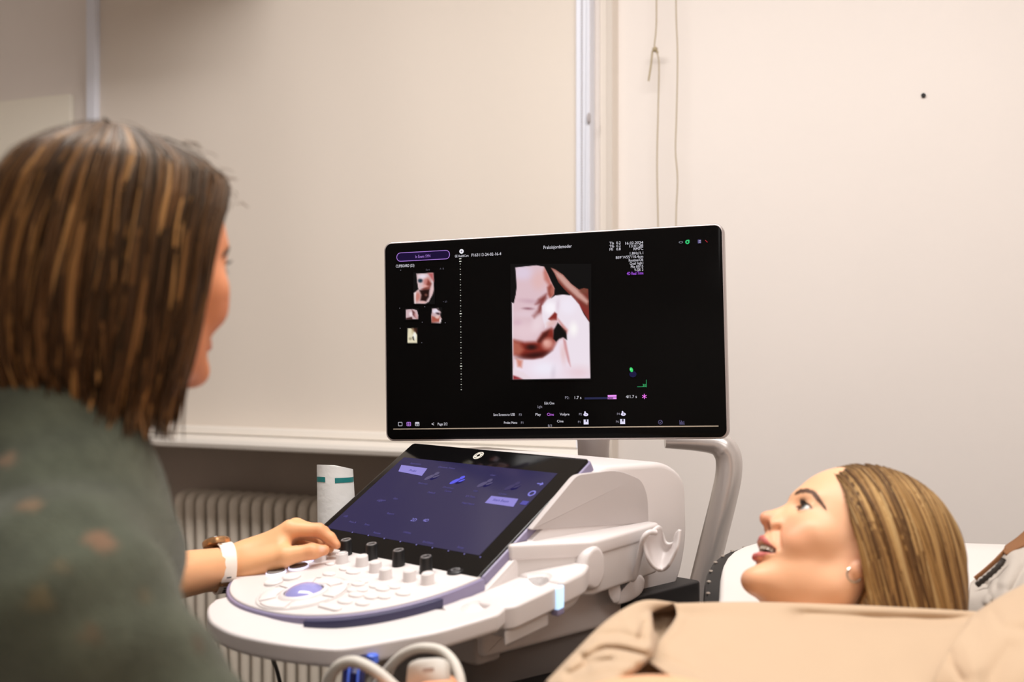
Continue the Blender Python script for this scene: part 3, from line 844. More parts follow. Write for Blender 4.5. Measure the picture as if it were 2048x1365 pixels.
mb = MB(monf)
def outline(pts, w, col):
    n = len(pts); P = [Vector(p) for p in pts]
    vs = []
    for i in range(n):
        t = (P[(i+1) % n]-P[i-1]).normalized(); nn = Vector((t.y, -t.x))
        vs += [P[i]+nn*w, P[i]-nn*w]
    mb.add([(p.x, p.y, HT) for p in vs], [(2*i, 2*((i+1) % n), 2*((i+1) % n)+1, 2*i+1) for i in range(n)], lin(col))
def box_px(px, py, w, h, col, hh=HT):
    x, z = ms(px, py); put_poly(mb, [(x-w*PX/2, z-h*PX/2), (x+w*PX/2, z-h*PX/2), (x+w*PX/2, z+h*PX/2), (x-w*PX/2, z+h*PX/2)], hh, col)
p0 = ms(846.5, 512.3)
put_poly(mb, rrect(p0[0]-56*PX, p0[0]+56*PX, p0[1]-8*PX, p0[1]+8*PX, 7.5*PX), HT-0.0003, (24, 8, 52))
outline(rrect(p0[0]-56.5*PX, p0[0]+56.5*PX, p0[1]-8.5*PX, p0[1]+8.5*PX, 8*PX), 0.55*PX, (185, 135, 235))
x, z = ms(923.5, 503.3); put_disc(mb, x, z, 4.6*PX, 4.6*PX, HT, (240, 238, 245), 24)
put_disc(mb, x, z, 1.7*PX, 1.7*PX, HT+0.0002, (120, 115, 130), 12)
for k in range(51):                                  # depth scale
    big = (k % 20 == 1) or k == 0
    px = 921 + 2.0*(k/50); py = 518 + 262*k/50
    box_px(px, py, 4.5 if big else (2.2 if k % 2 == 0 else 1.2), 1.6, (235, 235, 225) if big else ((200, 200, 190) if k % 2 == 0 else (90, 90, 85)))
box_px(1198, 797, 56, 4, (38, 40, 74)); box_px(1224.5, 792.3, 17, 3.6, (238, 150, 245)); box_px(1224.5, 797, 17, 3.6, (238, 150, 245))
x, z = ms(1289, 793.5)
for k in range(6):
    a = k*pi/3 + pi/6; c_, s_ = cos(a), sin(a)
    put_poly(mb, [(x-0.7*PX*s_, z+0.7*PX*c_), (x+0.7*PX*s_, z-0.7*PX*c_), (x+4.8*PX*c_+0.7*PX*s_, z+4.8*PX*s_-0.7*PX*c_), (x+4.8*PX*c_-0.7*PX*s_, z+4.8*PX*s_+0.7*PX*c_)], HT, (238, 120, 235))
for px, py in ((1172, 828.5), (1247, 827.8)):        # printer-like icons
    x, z = ms(px, py)
    put_disc(mb, x, z-1.2*PX, 4.8*PX, 3.0*PX, HT, (225, 220, 245)); put_disc(mb, x-1.5*PX, z+2.6*PX, 1.6*PX, 2.6*PX, HT, (225, 220, 245)); put_disc(mb, x+0.5*PX, z-0.8*PX, 1.2*PX, 0.9*PX, HT+0.0002, (60, 50, 90))
for px, py in ((1172.5, 844.5), (1245.5, 843.8)):    # disk icons
    box_px(px, py, 9.5, 9.5, (225, 222, 245)); box_px(px+0.6, py-2.6, 2.6, 4.4, (40, 36, 60), HT+0.0002)
for px, w in ((801, 0), (818, 1), (835, 2)):
    x, z = ms(px, 848.8 - (px-801)*0.005)
    outline(rrect(x-4*PX, x+4*PX, z-3.6*PX, z+3.6*PX, 1*PX), 0.5*PX, (205, 140, 250) if w == 1 else (200, 198, 208))
    if w: box_px(px, 848.8, 0.9, 7, (205, 140, 250) if w == 1 else (200, 198, 208)); box_px(px, 848.8, 8, 0.9, (205, 140, 250) if w == 1 else (200, 198, 208))
    if w == 2: box_px(px, 846.6, 8, 2.2, (200, 198, 208))
x, z = ms(1321, 845); put_disc(mb, x, z, 4.2*PX, 4.2*PX, HT, (98, 92, 130), 20, hole=0.78)
put_poly(mb, [(x-2*PX, z), (x-0.3*PX, z-2*PX), (x+3*PX, z+2.4*PX), (x+2.4*PX, z+2.9*PX), (x-0.3*PX, z-0.6*PX), (x-1.4*PX, z+0.6*PX)], HT, (98, 92, 130))
for k, hgt in enumerate((3.5, 6, 4, 5)): box_px(1361+2.3*k, 848-hgt/2, 1.1, hgt, (98, 92, 130))
box_px(1364.5, 849, 10, 0.9, (98, 92, 130)); box_px(1359.8, 845, 0.9, 8, (98, 92, 130))
x, z = ms(1263, 740); put_disc(mb, x, z, 3.2*PX, 4.6*PX, HT, (60, 215, 110), a=0.35); put_disc(mb, x-1*PX, z+1*PX, 1.2*PX, 1.2*PX, HT+.0002, (140, 245, 170), 10)
x, z = ms(1266, 749); put_disc(mb, x, z, 7*PX, 6*PX, HT-0.0003, (26, 22, 62))
box_px(1284, 774, 18, 1.0, (50, 150, 95)); box_px(1293, 767.5, 1.0, 14, (50, 150, 95))
x, z = ms(1362, 485); put_disc(mb, x, z, 4*PX, 2.2*PX, HT, (120, 122, 132), hole=0.6)
x, z = ms(1375, 484.5); put_disc(mb, x, z, 4*PX, 4*PX, HT, (55, 205, 120), hole=0.42); put_disc(mb, x+2.6*PX, z+2.6*PX, 1.6*PX, 1.6*PX, HT+.0002, (55, 205, 120), 10)
box_px(1399, 483.5, 6, 7, (92, 84, 130)); box_px(1400, 482, 3.4, 0.9, (190, 186, 215), HT+.0002); box_px(1400, 485, 3.4, 0.9, (190, 186, 215), HT+.0002)
x, z = ms(1413, 483); put_poly(mb, [(x-2.4*PX, z+1.8*PX), (x-1.6*PX, z+2.4*PX), (x+2.4*PX, z-1.8*PX), (x+1.6*PX, z-2.4*PX)], HT, (200, 45, 60))
for px, py in ((802, 541), (800, 617), (850, 614), (801, 657), (845, 645), (844, 686), (891, 646)): box_px(px, py, 1.6, 1.6, (110, 108, 118))
mb.build('screen_icons', m_glow, mon, smooth=False)['kind'] = 'stuff'

# pictures on the screen: fine grids whose points carry the picture's colours
def sd_poly(X, Y, P):
    d = np.full(X.shape, 1e9); ins = np.zeros(X.shape, bool); n = len(P)
    for i in range(n):
        x1, y1 = P[i]; x2, y2 = P[(i+1) % n]
        ex, ey = x2-x1, y2-y1
        t = np.clip(((X-x1)*ex+(Y-y1)*ey)/(ex*ex+ey*ey+1e-9), 0, 1)
        d = np.minimum(d, np.hypot(X-x1-t*ex, Y-y1-t*ey))
        c_ = (y1 > Y) != (y2 > Y)
        ins ^= c_ & (X < (x2-x1)*(Y-y1)/(y2-y1+1e-12)+x1)
    return np.where(ins, -d, d)
def painted(name, x0, y0, x1, y1, nx, ny, layers, scale, bg=(11, 9, 9), clip=()):
    """layers: (shape, colour, softness, alpha) in crop units"""
    X, Y = np.meshgrid(np.linspace(x0, x1, nx+1), np.linspace(y0, y1, ny+1))
    cx_, cy_ = (X-scale[0])*scale[2], (Y-scale[1])*scale[2]
    A = np.zeros(X.shape+(3,)) + np.array(bg, float)
    for shape, col, soft, al in layers:
        if shape[0] == 'e':
            _, ex, ey, rx_, ry_, an = shape
            dx, dy = cx_-ex, cy_-ey; ca, sa = cos(an), sin(an)
            u, v = (dx*ca+dy*sa)/rx_, (-dx*sa+dy*ca)/ry_
            d = (np.hypot(u, v)-1)*min(rx_, ry_)
        else:
            d = sd_poly(cx_, cy_, shape[1])
        m = np.clip(0.5-d/(2*soft), 0, 1); m = m*m*(3-2*m)*al
        A = A*(1-m[..., None]) + np.array(col, float)*m[..., None]
    if clip:
        M_ = np.zeros(X.shape)
        for shp in clip: M_ = np.maximum(M_, np.clip(0.5-sd_poly(cx_, cy_, shp[1])/10, 0, 1))
        A = A*M_[..., None] + np.array(bg, float)*(1-M_[..., None])
    mb = MB(monf)
    for i in range(ny+1):
        for j in range(nx+1):
            x, z = ms(X[i, j], Y[i, j]); mb.v.append(monf(x, z, 0.0009)); mb.c.append(lin(np.clip(A[i, j], 0, 255)))
    mb.f = [(i*(nx+1)+j, (i+1)*(nx+1)+j, (i+1)*(nx+1)+j+1, i*(nx+1)+j+1) for i in range(ny) for j in range(nx)]
    return mb.build(name, m_glow, mon, smooth=False)
face_p = ('p', [(155,128),(370,105),(450,120),(490,200),(520,270),(555,340),(550,400),(520,440),(560,410),(640,402),(720,410),(800,500),(850,600),(905,680),(915,1250),(130,1262),(120,480),(140,490),(160,400),(168,330),(162,200)])
strip_p = ('p', [(510,128),(560,145),(640,200),(720,290),(800,350),(850,335),(895,345),(905,680),(850,590),(780,480),(700,400),(640,340),(590,280),(550,190)])
L = [
 (strip_p, (120, 55, 45), 6, 1), (('p', [(525,135),(640,205),(730,300),(800,360),(900,470),(880,500),(780,430),(660,320),(580,230)]), (206,160,150), 22, .95),
 (('e', 850, 365, 40, 25, 0), (120, 70, 55), 20, .8), (('p', [(740,420),(905,560),(905,690),(840,600),(770,480)]), (130,45,40), 20, .9),
 (face_p, (220, 190, 198), 4, 1), (('e', 230, 180, 90, 70, 0), (222, 208, 230), 50, .7), (('e', 400, 260, 70, 90, 0.3), (226, 180, 175), 50, .6),
 (('p', [(455,120),(495,200),(520,280),(555,340),(550,400),(515,445),(490,400),(485,300),(450,250),(440,180)]), (190, 112, 100), 24, .9),
 (('p', [(480,330),(520,300),(545,350),(545,400),(510,440),(488,400)]), (140, 62, 50), 18, .8), (('e', 530, 370, 18, 40, 0), (190,120,105), 16, .7),
 (('p', [(390,450),(470,395),(470,440),(430,520),(415,590),(350,640),(330,615),(385,560),(400,500),(360,500)]), (120, 48, 44), 26, .9),
 (('e', 300, 470, 90, 20, 0.1), (190,150,165), 24, .5), (('e', 285, 545, 42, 11, 0.05), (140, 92, 104), 14, .85), (('e', 260, 600, 110, 30, 0), (228,205,215), 30, .6), (('e', 180, 690, 40, 25, 0), (205,165,185), 24, .5),
 (('e', 260, 780, 130, 80, 0), (232, 205, 212), 60, .7), (('e', 390, 690, 60, 90, 0.5), (240,222,228), 40, .6),
 (('p', [(130,860),(250,885),(370,880),(430,790),(520,740),(545,760),(565,880),(530,960),(430,1035),(350,1052),(240,1040),(140,1010)]), (128, 42, 32), 30, 1),
 (('p', [(130,870),(200,890),(240,960),(200,1020),(130,1000)]), (196, 120, 100), 34, .7), (('e', 360, 1015, 130, 28, -0.12), (48, 14, 12), 30, .9), (('e', 320, 935, 50, 26, 0), (40, 16, 14), 22, .9),
 (('p', [(380,880),(440,790),(500,760),(480,820),(420,890)]), (70,24,20), 20, .8), (('e', 485, 900, 58, 52, -0.4), (214, 150, 138), 36, 1), (('e', 470, 890, 24, 22, 0), (228,172,160), 20, .8),
 (('p', [(425,520),(480,455),(560,412),(640,402),(720,412),(800,505),(850,605),(905,690),(912,1250),(690,1150),(665,900),(682,770),(580,640),(500,700),(460,740),(430,640)]), (236, 224, 234), 12, 1),
 (('e', 510, 540, 60, 60, 0), (250, 244, 250), 40, .9), (('e', 690, 520, 80, 80, 0), (240, 232, 244), 50, .8), (('e', 585, 520, 16, 60, 0.1), (212,190,205), 20, .5),
 (('p', [(490,650),(555,580),(578,600),(575,660),(520,670)]), (130, 40, 34), 12, 1), (('e', 520, 690, 50, 30, -0.4), (226,184,180), 24, .8),
 (('p', [(545,760),(540,850),(570,880),(600,850),(640,835),(678,860),(672,770),(640,740),(585,688)]), (14, 10, 9), 10, 1),
 (('p', [(585,640),(690,760),(680,800),(630,740)]), (190,110,100), 16, .6),
 (('p', [(150,1060),(330,1065),(430,1050),(540,970),(600,870),(640,850),(665,900),(690,1010),(720,1140),(915,1200),(915,1260),(130,1262)]), (236, 220, 232), 14, 1),
 (('p', [(640,850),(668,880),(700,1040),(715,1130),(690,1080),(650,950)]), (196, 128, 128), 16, .8), (('e', 450, 1150, 120, 70, 0), (240,236,248), 60, .8), (('e', 540, 1200, 22, 60, 0.1), (206,192,206), 26, .5),
 (('e', 640, 1000, 26, 90, -0.1), (228,192,192), 26, .7), (('p', [(165,1050),(230,1070),(220,1140),(180,1130)]), (206, 128, 110), 22, .9), (('e', 745, 750, 36, 60, 0), (252,248,246), 36, .9), (('e', 800, 1190, 110, 60, 0), (230,200,208), 60, .7),
 (('p', [(130,1215),(190,1225),(240,1262),(130,1262)]), (140, 40, 44), 14, .95), (('p', [(130,1150),(240,1190),(330,1262),(240,1262),(130,1215)]), (232,214,222), 14, .9),
 (('p', [(120,480),(135,480),(136,1262),(120,1262)]), (246,236,244), 8, .6),
]
painted('ultrasound_image', 1021, 528, 1183, 761, 108, 156, L, (1000, 510, 5.0545), clip=(face_p, strip_p))
sc6 = (780, 480, 5.25)
Lt = [(('p', [(280,358),(375,352),(455,345),(462,420),(460,520),(440,590),(410,650),(375,670),(258,670),(255,560),(300,520),(285,430)]), (214, 188, 190), 5, 1),
 (('p', [(400,352),(455,346),(462,440),(430,400)]), (176,84,84), 16, .9), (('e', 320, 430, 24, 20, 0), (34, 52, 66), 12, 1), (('e', 390, 440, 36, 46, 0.3), (190,110,100), 22, .8), (('e', 345, 385, 40, 20, 0), (236,226,240), 16, .8),
 (('p', [(400,420),(440,460),(420,520),(370,540),(330,520),(380,490)]), (120,50,40), 14, .85), (('e', 372, 488, 30, 10, 0), (232,170,160), 10, .9), (('p', [(310,530),(420,520),(410,600),(380,650),(320,640),(330,580)]), (36,12,10), 14, 1),
 (('e', 290, 600, 30, 50, 0.2), (190,110,95), 18, .8), (('p', [(255,560),(275,550),(270,670),(258,670)]), (240,225,225), 6, .9), (('e', 440, 540, 20, 50, 0.2), (226,190,190), 12, .8), (('e', 345, 655, 34, 12, 0), (226,180,176), 8, .9), (('e', 380, 580, 14, 14, 0), (140,90,80), 10, .7)]
painted('clipboard_image', 827, 545, 870, 609, 26, 38, Lt, sc6)
Lt = [(('p', [(168,735),(240,728),(285,740),(298,790),(296,834),(170,836)]), (206,176,180), 4, 1), (('e', 225, 780, 22, 24, 0), (240,222,228), 12, .9), (('p', [(232,735),(262,760),(285,830),(260,810),(240,790)]), (96,50,48), 10, .9), (('p', [(170,822),(230,810),(240,836),(172,838)]), (52,22,20), 8, .9), (('e', 275, 800, 14, 30, -0.4), (214,160,160), 8, .8)]
painted('clipboard_image', 810, 617, 838, 641, 18, 16, Lt, sc6)
Lt = [(('p', [(445,725),(510,718),(535,760),(530,800),(545,830),(530,875),(440,872),(436,800)]), (200,172,176), 4, 1), (('e', 480, 750, 30, 22, 0), (232,226,240), 12, .9), (('e', 505, 775, 22, 10, 0.3), (60,40,46), 8, .9), (('p', [(440,800),(500,820),(530,800),(525,860),(440,870)]), (164,78,62), 12, .9), (('e', 500, 812, 22, 16, 0), (226,190,180), 10, .9), (('e', 528, 850, 8, 22, 0), (240,230,230), 6, .9), (('e', 515, 735, 22, 8, 0.5), (40,30,32), 6, .9)]
painted('clipboard_image', 862, 615, 885, 648, 14, 20, Lt, sc6)
Lt = [(('p', [(190,930),(255,930),(275,970),(288,1010),(288,1084),(185,1084),(188,1010)]), (226,216,186), 4, 1), (('p', [(225,930),(285,928),(285,985),(250,965)]), (70,36,24), 10, .9), (('e', 258, 1010, 18, 40, 0), (244,242,236), 10, .9), (('p', [(235,1020),(250,1010),(258,1060),(240,1050)]), (52,46,40), 6, .9), (('e', 215, 1040, 16, 14, 0), (150,140,116), 8, .8), (('e', 240, 960, 12, 30, 0), (190,170,130), 10, .7)]
painted('clipboard_image', 813, 655, 837, 688, 14, 20, Lt, sc6)

# ------------------------------------------------------------------ signed-distance modelling for bodies
def smin(a, b, k):
    h = np.clip(0.5 + 0.5*(b-a)/k, 0, 1)
    return b*(1-h) + a*h - k*h*(1-h)
def ssub(a, b, k): return -smin(-a, b, k)            # a minus b
def E_(P, c, r, R=None):
    x, y, z = P[0]-c[0], P[1]-c[1], P[2]-c[2]
    if R is not None:
        x, y, z = (R[0][0]*x+R[1][0]*y+R[2][0]*z, R[0][1]*x+R[1][1]*y+R[2][1]*z, R[0][2]*x+R[1][2]*y+R[2][2]*z)
    k0 = np.sqrt((x/r[0])**2+(y/r[1])**2+(z/r[2])**2)
    k1 = np.sqrt((x/r[0]**2)**2+(y/r[1]**2)**2+(z/r[2]**2)**2)
    return k0*(k0-1)/(k1+1e-9)
def K_(P, a, b, r1, r2=None):
    r2 = r1 if r2 is None else r2
    ba = [b[i]-a[i] for i in range(3)]; L = sum(v*v for v in ba)+1e-12
    pa = [P[i]-a[i] for i in range(3)]
    h = np.clip((pa[0]*ba[0]+pa[1]*ba[1]+pa[2]*ba[2])/L, 0, 1)
    return np.sqrt((pa[0]-ba[0]*h)**2+(pa[1]-ba[1]*h)**2+(pa[2]-ba[2]*h)**2) - (r1+(r2-r1)*h)
def chain(P, pts, rs, k):
    d = None
    for i in range(len(pts)-1):
        e = K_(P, pts[i], pts[i+1], rs[i], rs[i+1])
        d = e if d is None else smin(d, e, k)
    return d
def nets(fn, lo, hi, h):
    """naive surface nets of fn over a box"""
    n = [int(math.ceil((hi[i]-lo[i])/h))+1 for i in range(3)]
    ax = [np.float32(lo[i]) + np.arange(n[i], dtype=np.float32)*np.float32(h) for i in range(3)]
    P = np.meshgrid(*ax, indexing='ij')
    D = fn(P).astype(np.float32)
    s = D < 0
    cnt = np.zeros((n[0]-1, n[1]-1, n[2]-1), np.int8)
    for i in (0, 1):
        for j in (0, 1):
            for k in (0, 1):
                cnt += s[i:n[0]-1+i, j:n[1]-1+j, k:n[2]-1+k]
    act = (cnt > 0) & (cnt < 8)
    idx = np.full(act.shape, -1, np.int64)
    c = np.argwhere(act); idx[act] = np.arange(len(c))
    acc = np.zeros((len(c), 3)); num = np.zeros(len(c))
    cor = [(i, j, k) for i in (0, 1) for j in (0, 1) for k in (0, 1)]
    for a in cor:
        for axx in range(3):
            if a[axx]: continue
            b = list(a); b[axx] = 1
            da = D[c[:, 0]+a[0], c[:, 1]+a[1], c[:, 2]+a[2]]; db = D[c[:, 0]+b[0], c[:, 1]+b[1], c[:, 2]+b[2]]
            m = (da < 0) != (db < 0)
            t = np.where(m, da/(da-db+1e-20), 0)
            p = np.array(a, float)[None].repeat(len(c), 0); p[:, axx] += t
            acc[m] += p[m]; num[m] += 1
    V = (c + acc/num[:, None])*h + np.array(lo)
    F = []
    for axx in range(3):
        u, v = (axx+1) % 3, (axx+2) % 3
        sl0 = [slice(None)]*3; sl1 = [slice(None)]*3
        sl0[axx] = slice(0, n[axx]-1); sl1[axx] = slice(1, n[axx])
        ch = s[tuple(sl0)] != s[tuple(sl1)]
        e = np.argwhere(ch)
        ok = (e[:, u] > 0) & (e[:, v] > 0) & (e[:, u] < n[u]-1) & (e[:, v] < n[v]-1)
        e = e[ok]
        q = []
        for du, dv in ((-1, -1), (0, -1), (0, 0), (-1, 0)):
            g = e.copy(); g[:, u] += du; g[:, v] += dv
            q.append(idx[g[:, 0], g[:, 1], g[:, 2]])
        q = np.stack(q, 1)
        inside = s[e[:, 0], e[:, 1], e[:, 2]]
        q[~inside] = q[~inside][:, ::-1]
        F.append(q)
    F = np.concatenate(F)
    F = F[(F >= 0).all(1)]
    return V, F
def relax(V, F, it=2, w=0.5):
    """light Laplacian smoothing"""
    ed = np.concatenate([F[:, [0, 1]], F[:, [1, 2]], F[:, [2, 3]], F[:, [3, 0]]])
    for _ in range(it):
        acc = np.zeros_like(V); n = np.zeros(len(V))
        for a, b in ((0, 1), (1, 0)):
            np.add.at(acc, ed[:, a], V[ed[:, b]]); np.add.at(n, ed[:, a], 1)
        V = V*(1-w) + w*acc/np.maximum(n, 1)[:, None]
    return V
def np_mesh(name, V, F, m, parent=None, col=None, off=None, smooth=True):
    me = bpy.data.meshes.new(name)
    V = np.asarray(V, float) - (0 if off is None else np.array(off))
    F = np.asarray(F)
    me.vertices.add(len(V)); me.vertices.foreach_set('co', V.astype(np.float32).ravel())
    k = F.shape[1]
    me.loops.add(F.size); me.loops.foreach_set('vertex_index', F.astype(np.int32).ravel())
    me.polygons.add(len(F)); me.polygons.foreach_set('loop_start', np.arange(0, F.size, k, dtype=np.int32))
    me.polygons.foreach_set('loop_total', np.full(len(F), k, np.int32))
    me.update(calc_edges=True); me.validate()
    if col is not None:
        ca = me.color_attributes.new('Col', 'FLOAT_COLOR', 'POINT')
        cc = np.ones((len(V), 4), np.float32); cc[:, :3] = col
        ca.data.foreach_set('color', cc.ravel())
    me.materials.append(m)
    if smooth: me.shade_smooth()
    o = bpy.data.objects.new(name, me); C.objects.link(o)
    if parent: o.parent = parent
    return o
def LIN(c): return np.array(lin(c))
def mix(col, c, m):
    m = np.clip(m, 0, 1)[:, None]
    return col*(1-m) + LIN(c)*m

class Frame:
    """head frame: x = person's right, y = forward, z = up; millimetres from the bridge of the nose"""
    def __init__(s, org, X, Y, Z): s.o = np.array(org, float); s.M = np.array([X, Y, Z], float)
    def w(s, p): return s.o + np.asarray(p, float)/1000.0 @ s.M
    def l(s, P): return ((np.asarray(P, float)-s.o) @ s.M.T)*1000.0

def head_fn(smile=1.0):
    def fn(P):
        S2 = [np.abs(P[0]), P[1], P[2]]              # mirrored
        d = E_(P, (0, -90, 12), (73, 93, 88))
        d = smin(d, E_(P, (0, -54, -36), (60, 56, 62)), 20)
        d = smin(d, E_(P, (0, -52, -74), (50, 41, 40)), 18)
        d = smin(d, E_(S2, (44, -36, -30), (20, 22, 17)), 18)
        d = smin(d, E_(S2, (36, -24, -48), (18, 18, 16)), 14)
        d = smin(d, K_(S2, (13, -15, -103), (49, -86, -68), 13, 15), 20)
        d = smin(d, K_(S2, (49, -86, -68), (58, -98, -20), 14, 14), 20)
        d = smin(d, E_(P, (0, -10, -106), (19, 15.5, 14)), 12)
        d = smin(d, K_(S2, (8, -7.5, 13), (34, -20, 13), 9), 12)
        d = smin(d, E_(P, (0, -14, -58), (25, 22.5, 22)), 14)
        d = smin(d, K_(P, (0, -90, -60), (0, -114, -200), 52, 55), 25)
        d = smin(d, E_(P, (0, -48, -98), (34, 38, 20)), 16)
        # eye sockets and lids
        d = ssub(d, E_(S2, (31, 3, -4), (15, 12.5, 10)), 10)
        d = smin(d, K_(P, (0, -6.5, 1), (0, 12.5, -27), 6.0, 7.2), 7)
        d = smin(d, K_(S2, (4, -14, -10), (7, 0, -33), 9, 11), 9)
        d = smin(d, E_(P, (0, 15.5, -32.5), (9, 9.5, 8.3)), 5)
        d = smin(d, E_(S2, (12.5, 3, -37), (6.5, 9, 7)), 4)
        d = smin(d, K_(P, (0, 6, -42), (0, 17, -36.5), 4.2, 4.2), 3)
        d = ssub(d, E_(S2, (7.2, 10.5, -42.5), (3.6, 7.2, 5.2)), 1.5)
        lid = E_(S2, (31, -19.5, -5), (13.6, 13.6, 13.6))
        d = smin(d, lid, 3)
        d = smin(d, K_(S2, (20, -11, 1.5), (42, -15.5, 0.5), 2.2, 2.0), 3)
        d = ssub(d, E_(S2, (31.5, -7, -4.6), (13.0, 13.5, 4.4)), 1.0)
        # mouth
        xu = np.array([0, 9, 18, 26.]); 
        up = [(x, 8.9-(x/26)**2*22.5, -57.2-10.5*(x/26)**1.6*smile) for x in xu]
        lo = [(x, 3.4-(x/26)**2*17.5, -80.2+12*(x/26)**2*smile) for x in xu]
        d = smin(d, chain(S2, up, (3.7, 3.5, 3.0, 1.9), 2.5), 3.5)
        d = smin(d, chain(S2, lo, (4.4, 4.1, 3.2, 1.7), 2.5), 4.0)
        d = ssub(d, E_(P, (0, -7, -68.4), (25.5, 18, 6.3)), 1.5)
        d = ssub(d, E_(S2, (15, -8, -68.2), (12.5, 15, 4.2)), 1.5)
        d = ssub(d, K_(S2, (19, 1, -41), (33, -9, -62), 1.8, 1.8), 8)
        # ear
        d = smin(d, E_(S2, (71, -101, -12), (7, 17, 30), ((1, 0, 0), (0, .97, .24), (0, -.24, .97))), 4)
        d = smin(d, E_(S2, (70, -92, -42), (6, 9, 10)), 3)
        d = ssub(d, E_(S2, (78, -99, -14), (6, 9, 16)), 3)
        d = smin(d, E_(S2, (71, -88, -20), (5, 5, 7)), 3)
        return d
    return fn
BROW_X = [8, 14, 20, 26, 32, 37, 42, 47, 51, 55]; BROW_Z = [10.5, 13, 15, 16.4, 16.8, 16, 13.6, 9.6, 5.6, 1.5]
def head_colors(L, base=(222, 164, 126)):
    x, y, z = np.abs(L[:, 0]), L[:, 1], L[:, 2]
    col = np.zeros((len(L), 3)) + LIN(base)
    g = lambda c, r: np.exp(-(((x-c[0])/r[0])**2+((y-c[1])/r[1])**2+((z-c[2])/r[2])**2))
    col = mix(col, (216, 134, 108), 0.55*g((38, -15, -40), (22, 25, 18)))
    col = mix(col, (206, 122, 102), 0.5*g((0, 20, -34), (14, 14, 10)))
    col = mix(col, (212, 132, 108), 0.3*g((0, -5, -108), (20, 20, 14)))
    col = mix(col, (196, 122, 96), 0.6*g((72, -98, -30), (14, 22, 22)))
    # lips
    t = np.clip(x/26, 0, 1)
    zu = -57.0-10.5*t**1.6; zl = -80.4+12*t**2
    yu = 8.4-22*t**2; yl = 3.4-17*t**2
    m = np.clip(1.3-np.abs(z-zu)/(5.2*(1-0.55*t)), 0, 1)*(x < 28)*(y > yu-6.0)
    m2 = np.clip(1.3-np.abs(z-zl)/(6.0*(1-0.55*t)), 0, 1)*(x < 28)*(y > yl-5.0)
    col = mix(col, (186, 96, 92), 0.95*np.clip(np.maximum(m, m2)*1.6, 0, 1))
    cav = np.clip((1.12-np.sqrt((x/27.5)**2+((z+68.4)/7.2)**2))*8, 0, 1)*np.clip((yu-2.2-y)*1.2, 0, 1)*(y > -30)
    col = mix(col, (70, 22, 20), 1.0*cav)
    # brows: a soft stain under the hairs
    zb = np.interp(x, BROW_X, BROW_Z)
    mb_ = np.exp(-((z-zb)/2.7)**2)*(x > 9)*(x < 54)*(y > -46)*np.clip((x-9)/4, 0, 1)*np.clip((56-x)/10, 0, 1)
    col = mix(col, (84, 52, 34), 0.95*np.clip(mb_*1.3, 0, 1))
    # lid line
    e = ((x-31.5)/13.6)**2+((z+4.6)/4.9)**2
    ml = np.exp(-((e-1.0)/0.22)**2)*(z > -5.0)*(y > -22)*(y < 0)*(x > 16)*(x < 47)
    col = mix(col, (60, 36, 28), 0.9*ml)
    mn = np.exp(-(((x-7.2)/3.4)**2+((z+42)/4)**2+((y-10.5)/7)**2))
    col = mix(col, (120, 48, 38), 0.9*np.clip(mn*1.3, 0, 1))
    return col
m_skin = mat('skin', attr='Col', rough=0.48, spec=0.4, sss=0.12)
m_eye = mat('eye_surface', attr='Col', rough=0.08, spec=0.6)
m_tooth = mat('tooth_enamel', (236, 226, 208), rough=0.25)
m_lash = mat('lash_hair', (26, 16, 14), rough=0.6)
m_hair = mat('hair_strands', attr='Col', rough=0.5, spec=0.3)
m_hair.node_tree.nodes['Principled BSDF'].inputs['Specular Tint'].default_value = (1.0, 0.72, 0.42, 1)

